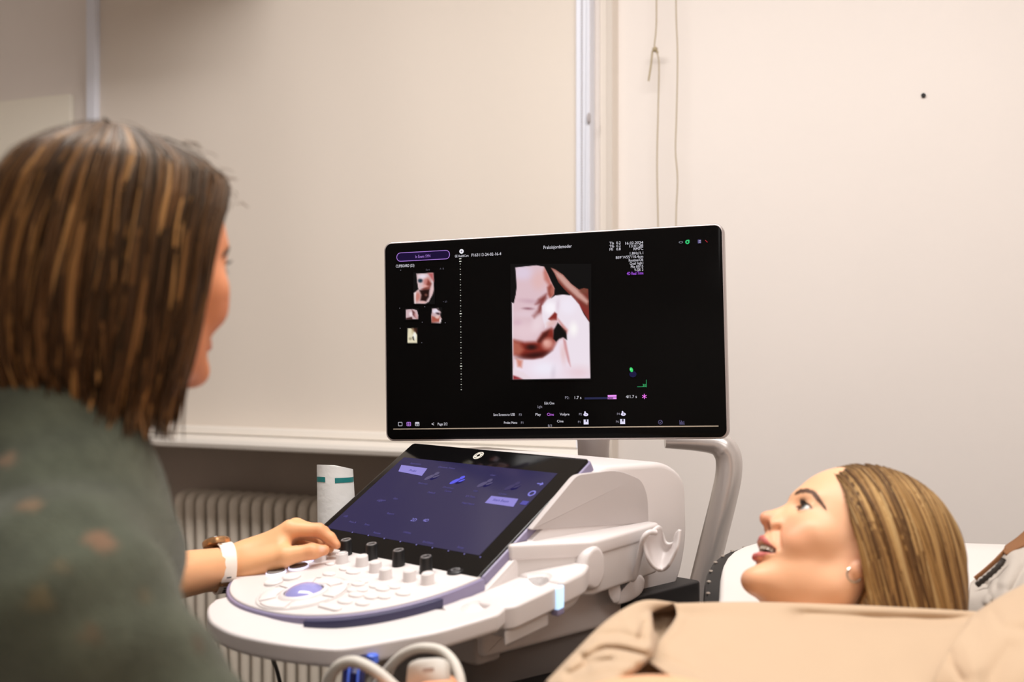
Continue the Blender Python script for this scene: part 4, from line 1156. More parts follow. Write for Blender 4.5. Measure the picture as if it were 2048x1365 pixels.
def face_parts(fr, parent, off, gaze, iris, brow):
    """eyeballs, lashes, brow hairs and teeth as parts of a person"""
    gz = np.array(gaze, float); gz /= np.linalg.norm(gz)
    for sx in (-1, 1):
        n, k = 28, 24; c = np.array((31*sx, -19.5, -5.0)); R_ = 12.7
        q = Vector(gz).to_track_quat('Z', 'Y')
        V = []; cl = []
        for i in range(k+1):
            th = pi*i/k
            for j in range(n):
                v = q @ Vector((sin(th)*cos(2*pi*j/n), sin(th)*sin(2*pi*j/n), cos(th)))
                V.append(fr.w(c + R_*np.array(v)))
                a = math.degrees(th)
                cl.append(lin((10, 8, 8)) if a < 10.5 else lin(iris) if a < 25 else lin((44, 40, 42)) if a < 28 else lin((226, 216, 210)))
        F = [(i*n+j, i*n+(j+1) % n, (i+1)*n+(j+1) % n, (i+1)*n+j) for i in range(k) for j in range(n)]
        np_mesh('eye', V, F, m_eye, parent, np.array(cl), off)
    mb = MB()
    for sx in (-1, 1):
        for up in (1, -1):
            N = 26 if up > 0 else 16
            for i in range(N):
                t = -0.95+1.9*i/(N-1)
                x = 31.5+12.6*t; zz = -4.6+up*4.2*math.sqrt(max(0, 1-t*t*0.98))
                yy = -19.5+math.sqrt(max(1, 13.4**2-(x-31)**2-(zz+5)**2))
                ln = (8.0 if up > 0 else 4.0)*(0.75+0.25*rng.random())
                d = np.array((0.55*t, 0.75, 0.30*up)); d /= np.linalg.norm(d)
                p0 = np.array((x, yy, zz)); p1 = p0+d*ln*0.5; p2 = p0+d*ln+np.array((0, 0, up*ln*0.28))
                mb.tube([fr.w((p[0]*sx, p[1], p[2])) for p in (p0, p1, p2)], ([0.00042, 0.00032, 0.00008] if up > 0 else [0.0002, 0.00014, 0.00005]), 4, cap=False)
    mb.build('eyelashes', m_lash, parent, off=off)['kind'] = 'stuff'
    mb = MB()
    for sx in (-1, 1):
        tt = rng.random(300); xx = 11+42*tt
        zz = np.interp(xx, BROW_X, BROW_Z)+rng.normal(size=300)*1.9*(1-0.6*tt)
        ys = np.linspace(30, -60, 181)
        D = head_fn()((np.repeat(xx[:, None], 181, 1), np.repeat(ys[None], 300, 0), np.repeat(zz[:, None], 181, 1)))
        yy = ys[np.argmax(D < 0, axis=1)]
        for i in range(300):
            t = tt[i]
            d = np.array((0.8, -0.42-0.35*t, 0.5-1.2*t)); d /= np.linalg.norm(d); ln = 5.0+2*rng.random()
            p0 = np.array((xx[i], yy[i], zz[i])); p1 = p0+d*ln
            mb.tube([fr.w((sx*p[0], p[1], p[2])) for p in (p0, (p0+p1)/2+np.array((0.2, 0.6, 0.2)), p1)], [0.0004, 0.0004, 0.0001], 4, cap=False)
    mb.build('eyebrows', mat('brow_hair_%d' % brow[0], brow, rough=0.6), parent, off=off)['kind'] = 'stuff'
def teeth(fr, parent, off):
    mb = MB()
    for i in range(-5, 6):
        for sgn in (0,):
            a = i*0.235
            R_ = 24.0; x = R_*sin(a)*0.92; y = -20.5+R_*cos(a)
            w = 4.3 if abs(i) < 2 else 3.7
            pts = rrect(-w/2*1.02, w/2*1.02, -69.3+0.5*abs(i) % 2*0.4, -58, 1.3, 3)
            ca, sa = cos(-a), sin(-a)
            n = len(pts)
            vs = [fr.w((x+px*ca-dy*(-sa)*-1, y+px*sa+dy*ca, pz)) for dy in (0.8, -3.0) for px, pz in pts]
            mb.add(vs, [tuple(range(n))]+[tuple(range(n, 2*n))[::-1]]+[(j, n+j, n+(j+1) % n, (j+1) % n) for j in range(n)])
    mb.build('teeth', m_tooth, parent, off=off)['kind'] = 'stuff'

def hair_locks(paths, widths, cols, sides=5, flat=0.45):
    """many tapered locks joined in one hair mesh; paths: (N, M, 3)"""
    paths = np.asarray(paths); N, M = paths.shape[:2]
    T = np.gradient(paths, axis=1); T /= np.linalg.norm(T, axis=2, keepdims=True)+1e-12
    return paths, T
def build_locks(name, paths, normals, widths, cols, parent, off, sides=6, flat=0.4, taper=None):
    paths = np.asarray(paths, float); Nn = np.asarray(normals, float); N, M = paths.shape[:2]
    T = np.gradient(paths, axis=1); T /= np.linalg.norm(T, axis=2, keepdims=True)+1e-12
    Nn = Nn - T*(Nn*T).sum(2, keepdims=True); Nn /= np.linalg.norm(Nn, axis=2, keepdims=True)+1e-12
    B = np.cross(T, Nn)
    t = np.linspace(0, 1, M)
    tp_ = np.interp(t, [0, 0.06, 0.25, 0.75, 0.93, 1], [0.25, 0.7, 1, 0.95, 0.55, 0.06]) if taper is None else np.interp(t, *taper)
    W = np.asarray(widths)[:, None]*tp_[None]
    a = 2*pi*np.arange(sides)/sides
    V = (paths[:, :, None] + B[:, :, None]*(W[..., None]*np.cos(a))[..., None] + Nn[:, :, None]*(W[..., None]*flat*np.sin(a))[..., None]).reshape(-1, 3)
    i = np.arange(M-1); j = np.arange(sides)
    I, J = np.meshgrid(i, j, indexing='ij')
    base = np.stack([I*sides+J, I*sides+(J+1) % sides, (I+1)*sides+(J+1) % sides, (I+1)*sides+J], -1).reshape(-1, 4)
    F = (base[None]+(np.arange(N)*M*sides)[:, None, None]).reshape(-1, 4)
    cols = np.asarray(cols, float)
    if cols.ndim == 2: cols = np.repeat(cols[:, None], M, 1)
    c = np.repeat(cols[:, :, None], sides, 2).reshape(-1, 3)
    o = np_mesh(name, V, F, m_hair, parent, c, off); o['kind'] = 'stuff'
    return o

# ------------------------------------------------------------------ the patient on the couch
v = np.array(ray(1560, 1110)); v /= np.linalg.norm(v)
er = np.cross(v, (0, 0, 1)); er /= np.linalg.norm(er); eu = np.cross(er, v)
Tc = -v
Ui = 0.55*er+0.834*eu; Fi = -0.834*er+0.55*eu
Lf = 0.95*Tc-0.17*Fi+0.28*Ui; Lf /= np.linalg.norm(Lf)
Ff = Fi+0.17*Tc; Ff -= Lf*Ff.dot(Lf); Ff /= np.linalg.norm(Ff)
Xr = -Lf; Uf = np.cross(Xr, Ff)
PF = Frame(np.array(at(1582, 1010, 1.476)), Xr, Ff, Uf)
pat = empty('patient', (0.42, 1.30, 0.0))
tag(pat, 'smiling blonde woman in a beige shirt lying back on the couch', 'person')
PO = np.array(pat.location)
fn = head_fn()
V, F = nets(fn, (-86, -190, -175), (86, 34, 106), 1.6)
V = relax(V, F, 1, 0.35)
colh = head_colors(V, (230, 176, 137))
HW = PF.w(V)
# torso, belly, arms and legs (one coarse surface, mostly under the shirt)
def pat_body(P):
    d = chain(P, [(0.40, 1.45, 0.815), (0.335, 1.40, 0.79), (0.30, 1.33, 0.785)], (0.055, 0.062, 0.08), 0.03)
    d = smin(d, E_(P, (0.30, 1.24, 0.775), (0.17, 0.16, 0.100)), 0.05)
    d = smin(d, E_(P, (0.125, 1.03, 0.775), (0.150, 0.155, 0.132)), 0.06)
    d = smin(d, E_(P, (0.13, 0.84, 0.74), (0.165, 0.13, 0.10)), 0.06)
    for sx in (-1, 1):
        d = smin(d, chain(P, [(0.13+sx*0.085, 0.82, 0.74), (-0.02+sx*0.10, 0.44, 0.75), (-0.20+sx*0.08, 0.06, 0.71)], (0.085, 0.06, 0.042), 0.03), 0.04)
        d = smin(d, chain(P, [(-0.20+sx*0.08, 0.04, 0.71), (-0.235+sx*0.09, -0.02, 0.80)], (0.038, 0.022), 0.03), 0.02)
    d = smin(d, chain(P, [(0.45, 1.33, 0.80), (0.64, 1.24, 0.885), (0.74, 1.43, 0.92)], (0.048, 0.042, 0.030), 0.03), 0.04)
    d = smin(d, chain(P, [(0.155, 1.37, 0.80), (0.03, 1.16, 0.745), (0.06, 0.92, 0.73)], (0.055, 0.040, 0.028), 0.03), 0.04)
    for (a, b) in (((0.06, 0.92, 0.73), (0.065, 0.85, 0.725)), ((0.74, 1.43, 0.93), (0.735, 1.50, 0.945))):
        d = smin(d, E_(P, ((a[0]+b[0])/2, (a[1]+b[1])/2, (a[2]+b[2])/2), (0.036, 0.045, 0.016)), 0.015)
        for f_ in (-1.5, -0.5, 0.5, 1.5):
            d = smin(d, K_(P, (b[0]+f_*0.016, b[1], b[2]), (b[0]+f_*0.021, b[1]+(b[1]-a[1])*(0.75-0.12*abs(f_)), b[2]-0.012), 0.0085, 0.0065), 0.004)
        d = smin(d, K_(P, (a[0]-0.02, a[1], a[2]), (a[0]-0.055, (a[1]+b[1])/2, a[2]-0.005), 0.011, 0.008), 0.006)
    return d
Vb, Fb = nets(pat_body, (-0.36, -0.1, 0.58), (0.84, 1.62, 1.0), 0.0085)
Vb = relax(Vb, Fb, 2)
colb = np.zeros((len(Vb), 3))+LIN((230, 176, 137))
np_mesh('body', np.concatenate([HW, Vb]), np.concatenate([F, Fb+len(HW)]), m_skin, pat, np.concatenate([colh, colb]), PO)
face_parts(PF, pat, PO, (-0.12, 0.95, 0.16), (92, 104, 104), (92, 60, 40))
teeth(PF, pat, PO)

# hair: base volume, then locks laid over it
def hair_base(P):
    d = E_(P, (0, -106, 10), (84, 102, 100))
    d = smin(d, E_(P, (0, -128, -6), (86, 98, 98)), 30)
    d = smin(d, E_(P, (0, -175, -58), (84, 78, 80)), 40)
    d = smin(d, E_(P, (-10, -150, -120), (72, 70, 60)), 40)
    return d
def hairline(z): return np.interp(z, [-140, -60, -40, -20, 2, 22, 45, 66, 90], [-124, -116, -108, -84, -60, -46, -31, -16, 8])
def hair_fn(P):
    d = hair_base(P)
    return ssub(d, P[1]*-1+hairline(P[2])+4, 5)
V, F = nets(hair_fn, (-100, -270, -190), (100, 20, 122), 3.0)
V = relax(V, F, 2)
hc = np.zeros((len(V), 3))+LIN((112, 78, 44))
hc = hc*(0.75+0.4*np.sin(V[:, 1:2]*0.21+V[:, 2:3]*-0.2)**2)
np_mesh('hair', PF.w(V), F, m_hair, pat, hc, PO)
def surf_x(Y, Z, side, fnc=hair_base):
    """outermost |x| of the hair volume on one side for local (y, z)"""
    lo = np.zeros_like(Y); hi = np.full_like(Y, 125.0)
    ins = fnc((lo, Y, Z)) < 0
    for _ in range(18):
        mid = (lo+hi)/2
        i_ = fnc((side*mid, Y, Z)) < 0
        lo = np.where(i_, mid, lo); hi = np.where(i_, hi, mid)
    return np.where(ins, lo, 0), ins
def hair_pal(n, pal, wts):
    k = rng.choice(len(pal), n, p=np.array(wts)/sum(wts))
    c = np.array([lin(pal[i]) for i in k])
    return c*(0.85+0.3*rng.random((n, 1)))
PAL_B = [(164, 130, 84), (142, 108, 66), (120, 88, 54), (96, 68, 42), (78, 54, 34), (184, 152, 104)]
fl = np.array((-0.72, -0.694)); fl /= np.linalg.norm(fl); pr = np.array((0.694, -0.72)); pr /= np.linalg.norm(pr)
def patient_locks(N, side, wid, lift):
    M = 22
    c = rng.uniform(-235, 90, N)
    # walk every stream line from the top contour down along the flow
    ts = np.linspace(-160, 330, 160)
    paths = []; nor = []; keep = []
    for i in range(N):
        wob = 3.5*np.sin(ts*0.018+rng.uniform(0, 6))+0.00022*(ts)**2*rng.uniform(-0.4, 0.5)
        Y = fl[0]*ts+pr[0]*(c[i]*-1+wob)*-1-70; Z = fl[1]*ts+pr[1]*(c[i]*-1+wob)*-1+10
        X, ins = surf_x(Y, Z, side)
        ins = ins & (Y < hairline(Z)+6) & (Z > -170)
        w_ = np.where(ins)[0]
        if len(w_) < 25: continue
        a, b = w_[0], w_[-1]
        if a > 0: a -= 0
        b = int(a+(b-a)*rng.uniform(0.85, 1.0))
        q = np.linspace(a, b, M)
        Yq = np.interp(q, np.arange(len(ts)), Y); Zq = np.interp(q, np.arange(len(ts)), Z)
        Xq, _ = surf_x(Yq, Zq, side)
        lf = lift*(0.7+rng.random())
        g = np.stack([side*Xq, Yq+70, Zq-10], 1); g /= np.linalg.norm(g, axis=1, keepdims=True)+1e-9
        pth = np.stack([side*Xq, Yq, Zq], 1)+g*lf
        paths.append(PF.w(pth)); nor.append(g @ PF.M); keep.append(i)
    n = len(paths)
    base = hair_pal(n, PAL_B, [2.6, 4, 3.5, 2.4, 1.4, 1.0])
    tt = np.linspace(0, 1, M)[None, :, None]
    dark = np.clip(1-tt/0.16, 0, 1)*0.6 + np.clip((tt-0.45)/0.55, 0, 1)*0.35
    cols = base[:, None]*(1-dark) + LIN((70, 46, 28))*dark
    return paths, nor, rng.uniform(wid[0], wid[1], n), cols
p1, n1, w1, c1_ = patient_locks(760, -1, (0.0014, 0.0042), 2.2)
p2, n2, w2, c2_ = patient_locks(120, 1, (0.003, 0.006), 2.0)
build_locks('hair_locks', p1+p2, n1+n2, np.concatenate([w1, w2]), np.concatenate([c1_, c2_]), pat, PO)
# earring: small hoop at the near ear lobe
er_c = PF.w((-71, -88, -47))
hoop = [er_c+0.0085*(cos(a)*np.array(Ff)+sin(a)*np.array(Uf))*np.array(1.0)+np.array((0, 0, -0.004)) for a in np.linspace(0, 2*pi, 25)]
MB().tube(hoop, 0.0011, 8, cap=False).build('earring', mat('earring_silver', (214, 204, 190), rough=0.2, metal=0.9), pat, off=PO)

# ------------------------------------------------------------------ cloth patches
def cr(P, n):
    """Catmull-Rom upsampling along axis 0"""
    P = np.asarray(P, float); m = len(P)
    Q = np.concatenate([[2*P[0]-P[1]], P, [2*P[-1]-P[-2]]])
    out = []
    for i in range(m-1):
        p0, p1, p2, p3 = Q[i], Q[i+1], Q[i+2], Q[i+3]
        for k in range(n):
            t = k/n
            out.append(0.5*((2*p1)+(p2-p0)*t+(2*p0-5*p1+4*p2-p3)*t*t+(3*p1-p0-3*p2+p3)*t**3))
    out.append(P[-1])
    return np.array(out)
def seg_d(X, Y, pl):
    d = np.full(X.shape, 1e9)
    for (x1, y1), (x2, y2) in zip(pl[:-1], pl[1:]):
        ex, ey = x2-x1, y2-y1
        t = np.clip(((X-x1)*ex+(Y-y1)*ey)/(ex*ex+ey*ey+1e-9), 0, 1)
        d = np.minimum(d, np.hypot(X-x1-t*ex, Y-y1-t*ey))
    return d
def cloth(name, grid, m, parent, folds=(), n=14, th=0.0025, off=None, noise=0.0012):
    """a draped cloth piece from a grid of spots (photo column, photo row, distance); folds: (polyline, height, width)"""
    G = np.array(grid, float)
    G = cr(G, n); G = np.swapaxes(cr(np.swapaxes(G, 0, 1), n), 0, 1)
    X, Y, D = G[..., 0], G[..., 1], G[..., 2]
    dsp = np.zeros_like(X)
    for pl, hgt, w in folds:
        dsp += hgt*np.exp(-(seg_d(X, Y, pl)/w)**2)
    dsp += noise*(np.sin(X*0.035+Y*0.05)+np.sin(X*0.06-Y*0.03+1.3))
    D2 = D - dsp
    V = np.stack([(X-1024)/FPX*D2, D2, 1.2-(Y-682.5)/FPX*D2], -1)
    nr, nc = X.shape
    i, j = np.meshgrid(np.arange(nr-1), np.arange(nc-1), indexing='ij')
    F = np.stack([i*nc+j, i*nc+j+1, (i+1)*nc+j+1, (i+1)*nc+j], -1).reshape(-1, 4)
    o = np_mesh(name, V.reshape(-1, 3), F, m, parent, None, off)
    md = o.modifiers.new('thickness', 'SOLIDIFY'); md.thickness = th; md.offset = 0
    return o
m_shirt = mat('beige_cotton', (192, 166, 138), rough=0.8, spec=0.2, bump=0.15, bscale=700, sheen=0.15)
B_ = [[(1352, 1255, 1.41), (1500, 1262, 1.43), (1700, 1268, 1.43), (1860, 1272, 1.40), (1975, 1275, 1.36)],
      [(1347, 1210, 1.345), (1500, 1207, 1.372), (1700, 1213, 1.372), (1860, 1221, 1.345), (1975, 1228, 1.32)],
      [(1352, 1236, 1.315), (1500, 1240, 1.325), (1700, 1245, 1.325), (1850, 1250, 1.31), (1960, 1252, 1.28)],
      [(1318, 1284, 1.25), (1480, 1285, 1.255), (1680, 1292, 1.25), (1820, 1298, 1.245), (1935, 1300, 1.24)],
      [(1292, 1315, 1.20), (1420, 1330, 1.19), (1640, 1345, 1.18), (1790, 1352, 1.18), (1900, 1360, 1.18)],
      [(1322, 1340, 1.135), (1420, 1372, 1.11), (1620, 1400, 1.10), (1780, 1410, 1.11), (1890, 1420, 1.12)],
      [(1375, 1372, 1.07), (1450, 1420, 1.05), (1620, 1460, 1.04), (1780, 1470, 1.06), (1890, 1480, 1.08)]]
shirt = cloth('shirt', B_, m_shirt, pat, [([(1600, 1232), (1760, 1240), (1900, 1243), (1950, 1238)], -0.016, 14), ([(1400, 1285), (1460, 1330), (1520, 1365)], -0.006, 22), ([(1360, 1240), (1350, 1262), (1310, 1292)], 0.006, 8),
        ([(1292, 1313), (1306, 1336), (1335, 1343), (1375, 1366)], 0.006, 7), ([(1320, 1318), (1345, 1328), (1400, 1355)], -0.012, 9)], off=PO)
A_ = [[(1110, 1392, 1.20), (1165, 1340, 1.25), (1215, 1290, 1.30), (1255, 1255, 1.34), (1298, 1240, 1.38), (1350, 1238, 1.40)],
      [(1093, 1368, 1.12), (1150, 1308, 1.17), (1200, 1257, 1.22), (1245, 1223, 1.27), (1292, 1204, 1.31), (1352, 1209, 1.345)],
      [(1118, 1388, 1.08), (1180, 1330, 1.125), (1228, 1282, 1.175), (1264, 1246, 1.225), (1290, 1228, 1.27), (1306, 1222, 1.305)],
      [(1148, 1408, 1.05), (1206, 1352, 1.09), (1250, 1308, 1.14), (1280, 1276, 1.19), (1298, 1252, 1.235), (1303, 1244, 1.265)],
      [(1170, 1420, 1.035), (1222, 1368, 1.07), (1272, 1330, 1.115), (1296, 1302, 1.16), (1303, 1278, 1.205), (1306, 1264, 1.24)],
      [(1150, 1440, 1.03), (1215, 1385, 1.08), (1268, 1345, 1.13), (1302, 1312, 1.18), (1310, 1286, 1.225), (1312, 1270, 1.26)]]
cloth('shirt_flap', A_, m_shirt, shirt, [([(1150, 1302), (1190, 1274), (1238, 1272), (1288, 1284)], -0.010, 10), ([(1160, 1308), (1195, 1289), (1238, 1286), (1290, 1300)], 0.009, 9), ([(1170, 1318), (1210, 1299), (1252, 1303), (1284, 1311)], -0.014, 8),
        ([(1140, 1337), (1180, 1313), (1228, 1310), (1278, 1322)], 0.009, 10), ([(1140, 1352), (1175, 1331), (1220, 1323)], -0.011, 9), ([(1125, 1364), (1165, 1345), (1212, 1334), (1255, 1338)], 0.008, 10), ([(1160, 1312), (1172, 1340)], -0.008, 8),
        ([(1290, 1250), (1276, 1284)], -0.009, 7), ([(1296, 1236), (1296, 1292)], 0.007, 8), ([(1250, 1235), (1268, 1262), (1276, 1284)], 0.005, 12)], off=PO, th=0.003)
cloth('shirt_lining', [[(1296, 1214, 1.375), (1330, 1209, 1.39), (1366, 1213, 1.39)], [(1286, 1258, 1.31), (1322, 1258, 1.33), (1360, 1258, 1.335)], [(1280, 1312, 1.225), (1313, 1312, 1.24), (1348, 1312, 1.26)]],
      m_shirt, shirt, [([(1312, 1225), (1330, 1300)], -0.008, 10)], off=PO, th=0.002)
S_ = [[(1962, 1262, 1.37), (2015, 1242, 1.38), (2085, 1215, 1.40), (2140, 1190, 1.41)],
      [(1948, 1232, 1.295), (2003, 1195, 1.29), (2075, 1158, 1.30), (2140, 1125, 1.31)],
      [(1930, 1258, 1.225), (2000, 1236, 1.21), (2078, 1205, 1.20), (2150, 1175, 1.20)],
      [(1900, 1302, 1.175), (1985, 1308, 1.14), (2078, 1295, 1.13), (2155, 1280, 1.13)],
      [(1868, 1362, 1.145), (1965, 1392, 1.095), (2075, 1390, 1.085), (2155, 1380, 1.085)],
      [(1850, 1440, 1.14), (1955, 1475, 1.09), (2070, 1480, 1.08), (2150, 1470, 1.08)]]
cloth('sleeve', S_, m_shirt, shirt, [([(1899, 1303), (1905, 1330), (1925, 1362)], -0.008, 7), ([(1990, 1232), (2005, 1258), (2048, 1262)], -0.005, 10), ([(1945, 1245), (1902, 1285), (1885, 1310)], 0.008, 9), ([(2020, 1300), (1990, 1345), (1975, 1380)], -0.007, 18), ([(1930, 1290), (1950, 1340)], 0.005, 14)], off=PO)

def arm_cloth(P):
    a = chain(P, [(0.45, 1.33, 0.80), (0.64, 1.24, 0.885), (0.725, 1.40, 0.915)], (0.054, 0.052, 0.042), 0.03)
    b = chain(P, [(0.155, 1.37, 0.80), (0.03, 1.16, 0.745), (0.055, 0.96, 0.732)], (0.060, 0.050, 0.040), 0.03)
    return np.minimum(a, b) + 0.002*np.sin(P[0]*70+P[2]*60)*np.sin(P[1]*55)
V, F = nets(arm_cloth, (-0.10, 0.86, 0.64), (0.84, 1.50, 1.0), 0.009)
np_mesh('shirt_sleeves', relax(V, F, 2), F, m_shirt, shirt, None, PO)

# ------------------------------------------------------------------ couch
couch = empty('exam_couch', (0.28, 0.95, 0))
tag(couch, 'white padded examination couch with a black studded edge under the patient', 'couch')
CO = np.array(couch.location)
HA = np.array((0.2, 0.98)); HL = np.array((0.98, -0.2))
def hz(t): return float(np.interp(t, [-0.1, 0.0, 0.14, 0.26, 0.42, 0.55, 0.65, 0.715, 0.74], [0.655, 0.655, 0.70, 0.768, 0.822, 0.862, 0.888, 0.900, 0.901]))
HO = np.array((0.285, 1.10)) + HL*0.19
def headf(w, t, h):
    p = HO + HL*w + HA*t
    return (p[0], p[1], hz(t) + h)
def densify(P, step):
    out = []
    for i in range(len(P)):
        a, b = np.array(P[i]), np.array(P[(i+1) % len(P)])
        n = max(1, int(np.linalg.norm(b-a)/step))
        for k in range(n): out.append(tuple(a+(b-a)*k/n))
    return out
hp_o = rounded([(-0.30, 0.01), (0.32, 0.01), (0.32, 0.728), (-0.30, 0.728)], [0.02, 0.02, 0.14, 0.15], 9)
def pad_mesh(fn, outl, h0, h1, r, name, m):
    """pad whose top follows the curved support: concentric rings"""
    P = np.array(densify(outl, 0.03)); c = P.mean(0); mb = MB(fn); n = len(P)
    rings = [(1.0, h0), (1.0, h1-r), (0.992, h1-r*0.3), (0.975, h1)] + [(k, h1) for k in (0.9, 0.75, 0.6, 0.45, 0.3, 0.15, 0.01)]
    vs = []; fs = []
    for k, h in rings:
        vs += [(c[0]+(p[0]-c[0])*k, c[1]+(p[1]-c[1])*k, h) for p in P]
    for a in range(len(rings)-1):
        fs += [(a*n+i, a*n+(i+1) % n, (a+1)*n+(i+1) % n, (a+1)*n+i) for i in range(n)]
    fs.append(tuple(range(n))[::-1])
    mb.add(vs, fs)
    return mb.build(name, m, couch, off=CO)
pad_mesh(headf, hp_o, -0.028, 0.004, 0.012, 'headrest', mat('white_vinyl', (212, 205, 200), rough=0.55, bump=0.03, bscale=150))
rim = rounded([(-0.322, 0.0), (0.342, 0.0), (0.342, 0.745), (-0.322, 0.745)], [0.02, 0.02, 0.15, 0.16], 9)
edge = pad_mesh(headf, rim, -0.075, -0.010, 0.008, 'headrest_edge', mat('black_vinyl', (20, 18, 18), rough=0.4))
RP = np.array(densify(rim, 0.034))
for p in RP:
    if p[0] < -0.10 and p[1] > 0.2:
        c2 = np.array((0.01, 0.37)); d_ = np.array(p)-c2; d_ /= np.linalg.norm(d_)
        q = np.array(p)-d_*0.0075
        a_ = headf(q[0], q[1], -0.0105)
        MB().lathe([(0.0034, 0), (0.0030, 0.0014), (0.0014, 0.0022), (0.0002, 0.0024)], a_, n=10).build('stud', mat('stud_metal', (175, 165, 155), rough=0.35, metal=0.6), edge, off=CO)
CA = np.array((0.36, 0.933)); CL = np.array((0.933, -0.36)); CB = np.array((0.36, 1.10))
def seatf(w, t, h):
    p = CB + CL*w + CA*t
    return (p[0], p[1], 0.652 + h)
so = rounded([(-0.32, -1.25), (0.30, -1.25), (0.30, 0.02), (-0.32, 0.02)], 0.05, 6)
pad_mesh(seatf, so, -0.085, 0.0, 0.012, 'mattress', mat('white_vinyl'))
MB(seatf).slab(rounded([(-0.27, -1.20), (0.25, -1.20), (0.25, 0.0), (-0.27, 0.0)], 0.03), -0.13, -0.086, 0.005).build('couch_frame', m_grey, couch, off=CO)
MB(seatf).slab(rounded([(-0.16, -0.85), (0.14, -0.85), (0.14, -0.25), (-0.16, -0.25)], 0.03), -0.60, -0.13, 0.01).build('pedestal', m_white2, couch, off=CO)
MB(seatf).slab(rounded([(-0.27, -1.10), (0.25, -1.10), (0.25, -0.02), (-0.27, -0.02)], 0.04), -0.652, -0.60, 0.01).build('couch_base', m_dgrey, couch, off=CO)
MB(headf).slab(rounded([(-0.14, 0.02), (0.14, 0.02), (0.14, 0.5), (-0.14, 0.5)], 0.02), -0.11, -0.075, 0.004).build('backrest_frame', m_grey, couch, off=CO)

# grey jacket bunched beside the patient's head
m_jack = mat('grey_cotton', (178, 168, 158), rough=0.85, bump=0.2, bscale=500)
jk = empty('jacket', at(1995, 1200, 1.52)); JO = np.array(jk.location)
tag(jk, 'rumpled pale grey jacket with brown trim lying beside the hair of the patient', 'jacket')
J_ = [[(1952, 1185, 1.64), (1985, 1155, 1.65), (2022, 1115, 1.66), (2075, 1085, 1.66), (2130, 1060, 1.66)],
      [(1944, 1168, 1.60), (1978, 1137, 1.60), (2008, 1104, 1.60), (2066, 1074, 1.60), (2130, 1045, 1.60)],
      [(1940, 1186, 1.55), (1980, 1166, 1.545), (2020, 1132, 1.54), (2072, 1104, 1.54), (2135, 1075, 1.54)],
      [(1938, 1212, 1.51), (1982, 1200, 1.49), (2028, 1170, 1.48), (2080, 1142, 1.48), (2140, 1115, 1.48)],
      [(1936, 1245, 1.48), (1985, 1242, 1.455), (2035, 1215, 1.44), (2085, 1190, 1.44), (2145, 1165, 1.44)],
      [(1936, 1290, 1.46), (1985, 1290, 1.435), (2035, 1270, 1.42), (2085, 1250, 1.42), (2145, 1230, 1.42)]]
cloth('jacket_body', J_, m_jack, jk, [([(1958, 1172), (1985, 1150), (2008, 1130)], -0.010, 10), ([(1962, 1160), (1990, 1165), (1975, 1205)], 0.012, 6), ([(1975, 1170), (1985, 1215)], -0.010, 6), ([(2050, 1140), (2025, 1185)], -0.013, 10), ([(2030, 1115), (2005, 1165)], 0.012, 12)], off=JO, th=0.004)
T_ = [[(2012, 1100, 1.600), (2035, 1084, 1.600), (2062, 1062, 1.60), (2130, 1020, 1.60)],
      [(2008, 1106, 1.575), (2036, 1093, 1.575), (2064, 1080, 1.575), (2130, 1045, 1.575)],
      [(2014, 1112, 1.565), (2038, 1098, 1.565), (2066, 1086, 1.565), (2130, 1056, 1.565)]]
cloth('brown_trim', [[(p[0], p[1]-(6 if i == 0 else 0), p[2]) for p in r] for i, r in enumerate(T_)], mat('brown_suede', (128, 84, 48), rough=0.8, bump=0.2, bscale=400), jk, off=JO, n=8, th=0.004)
MB().tube(smooth_path([at(1953, 1172, 1.535), at(1975, 1154, 1.53), at(2000, 1131, 1.528), at(2008, 1118, 1.53)], 6), [0.003, 0.004]*9+[0.003], 8, flat=0.6).build('jacket_slit', mat('slit_dark', (44, 36, 30), rough=0.6), jk, off=JO)  # dark strip laid along the slit in the jacket
MB().tube(smooth_path([at(1950, 1158, 1.575), at(1972, 1140, 1.575), at(1998, 1116, 1.575), at(2012, 1100, 1.58)], 6), 0.003, 8, flat=0.6).build('jacket_seam', mat('brown_suede'), jk, off=JO)

# ------------------------------------------------------------------ the sonographer
HYAW = rad(52); PIT = rad(-7)
Hd = np.array((cos(HYAW)*cos(PIT), sin(HYAW)*cos(PIT), sin(PIT)))
Xs = np.array((sin(HYAW), -cos(HYAW), 0.0)); Us = np.cross(Xs, Hd)
SKC = np.array((-0.350, 1.10, 1.296))               # middle of the skull
SF = Frame(SKC - (Hd*(-90)+Us*12)/1000.0, Xs, Hd, Us)
son = empty('sonographer', (-0.45, 1.02, 0.0))
tag(son, 'woman with brown bob seen from behind in a dark green sweater, hand on the knobs', 'person')
SO = np.array(son.location)
V, F = nets(head_fn(0.6), (-86, -190, -150), (86, 34, 106), 2.4)
V = relax(V, F, 1, 0.4)
sh_col = head_colors(V, (216, 142, 100)); sh_v = SF.w(V); sh_f = F
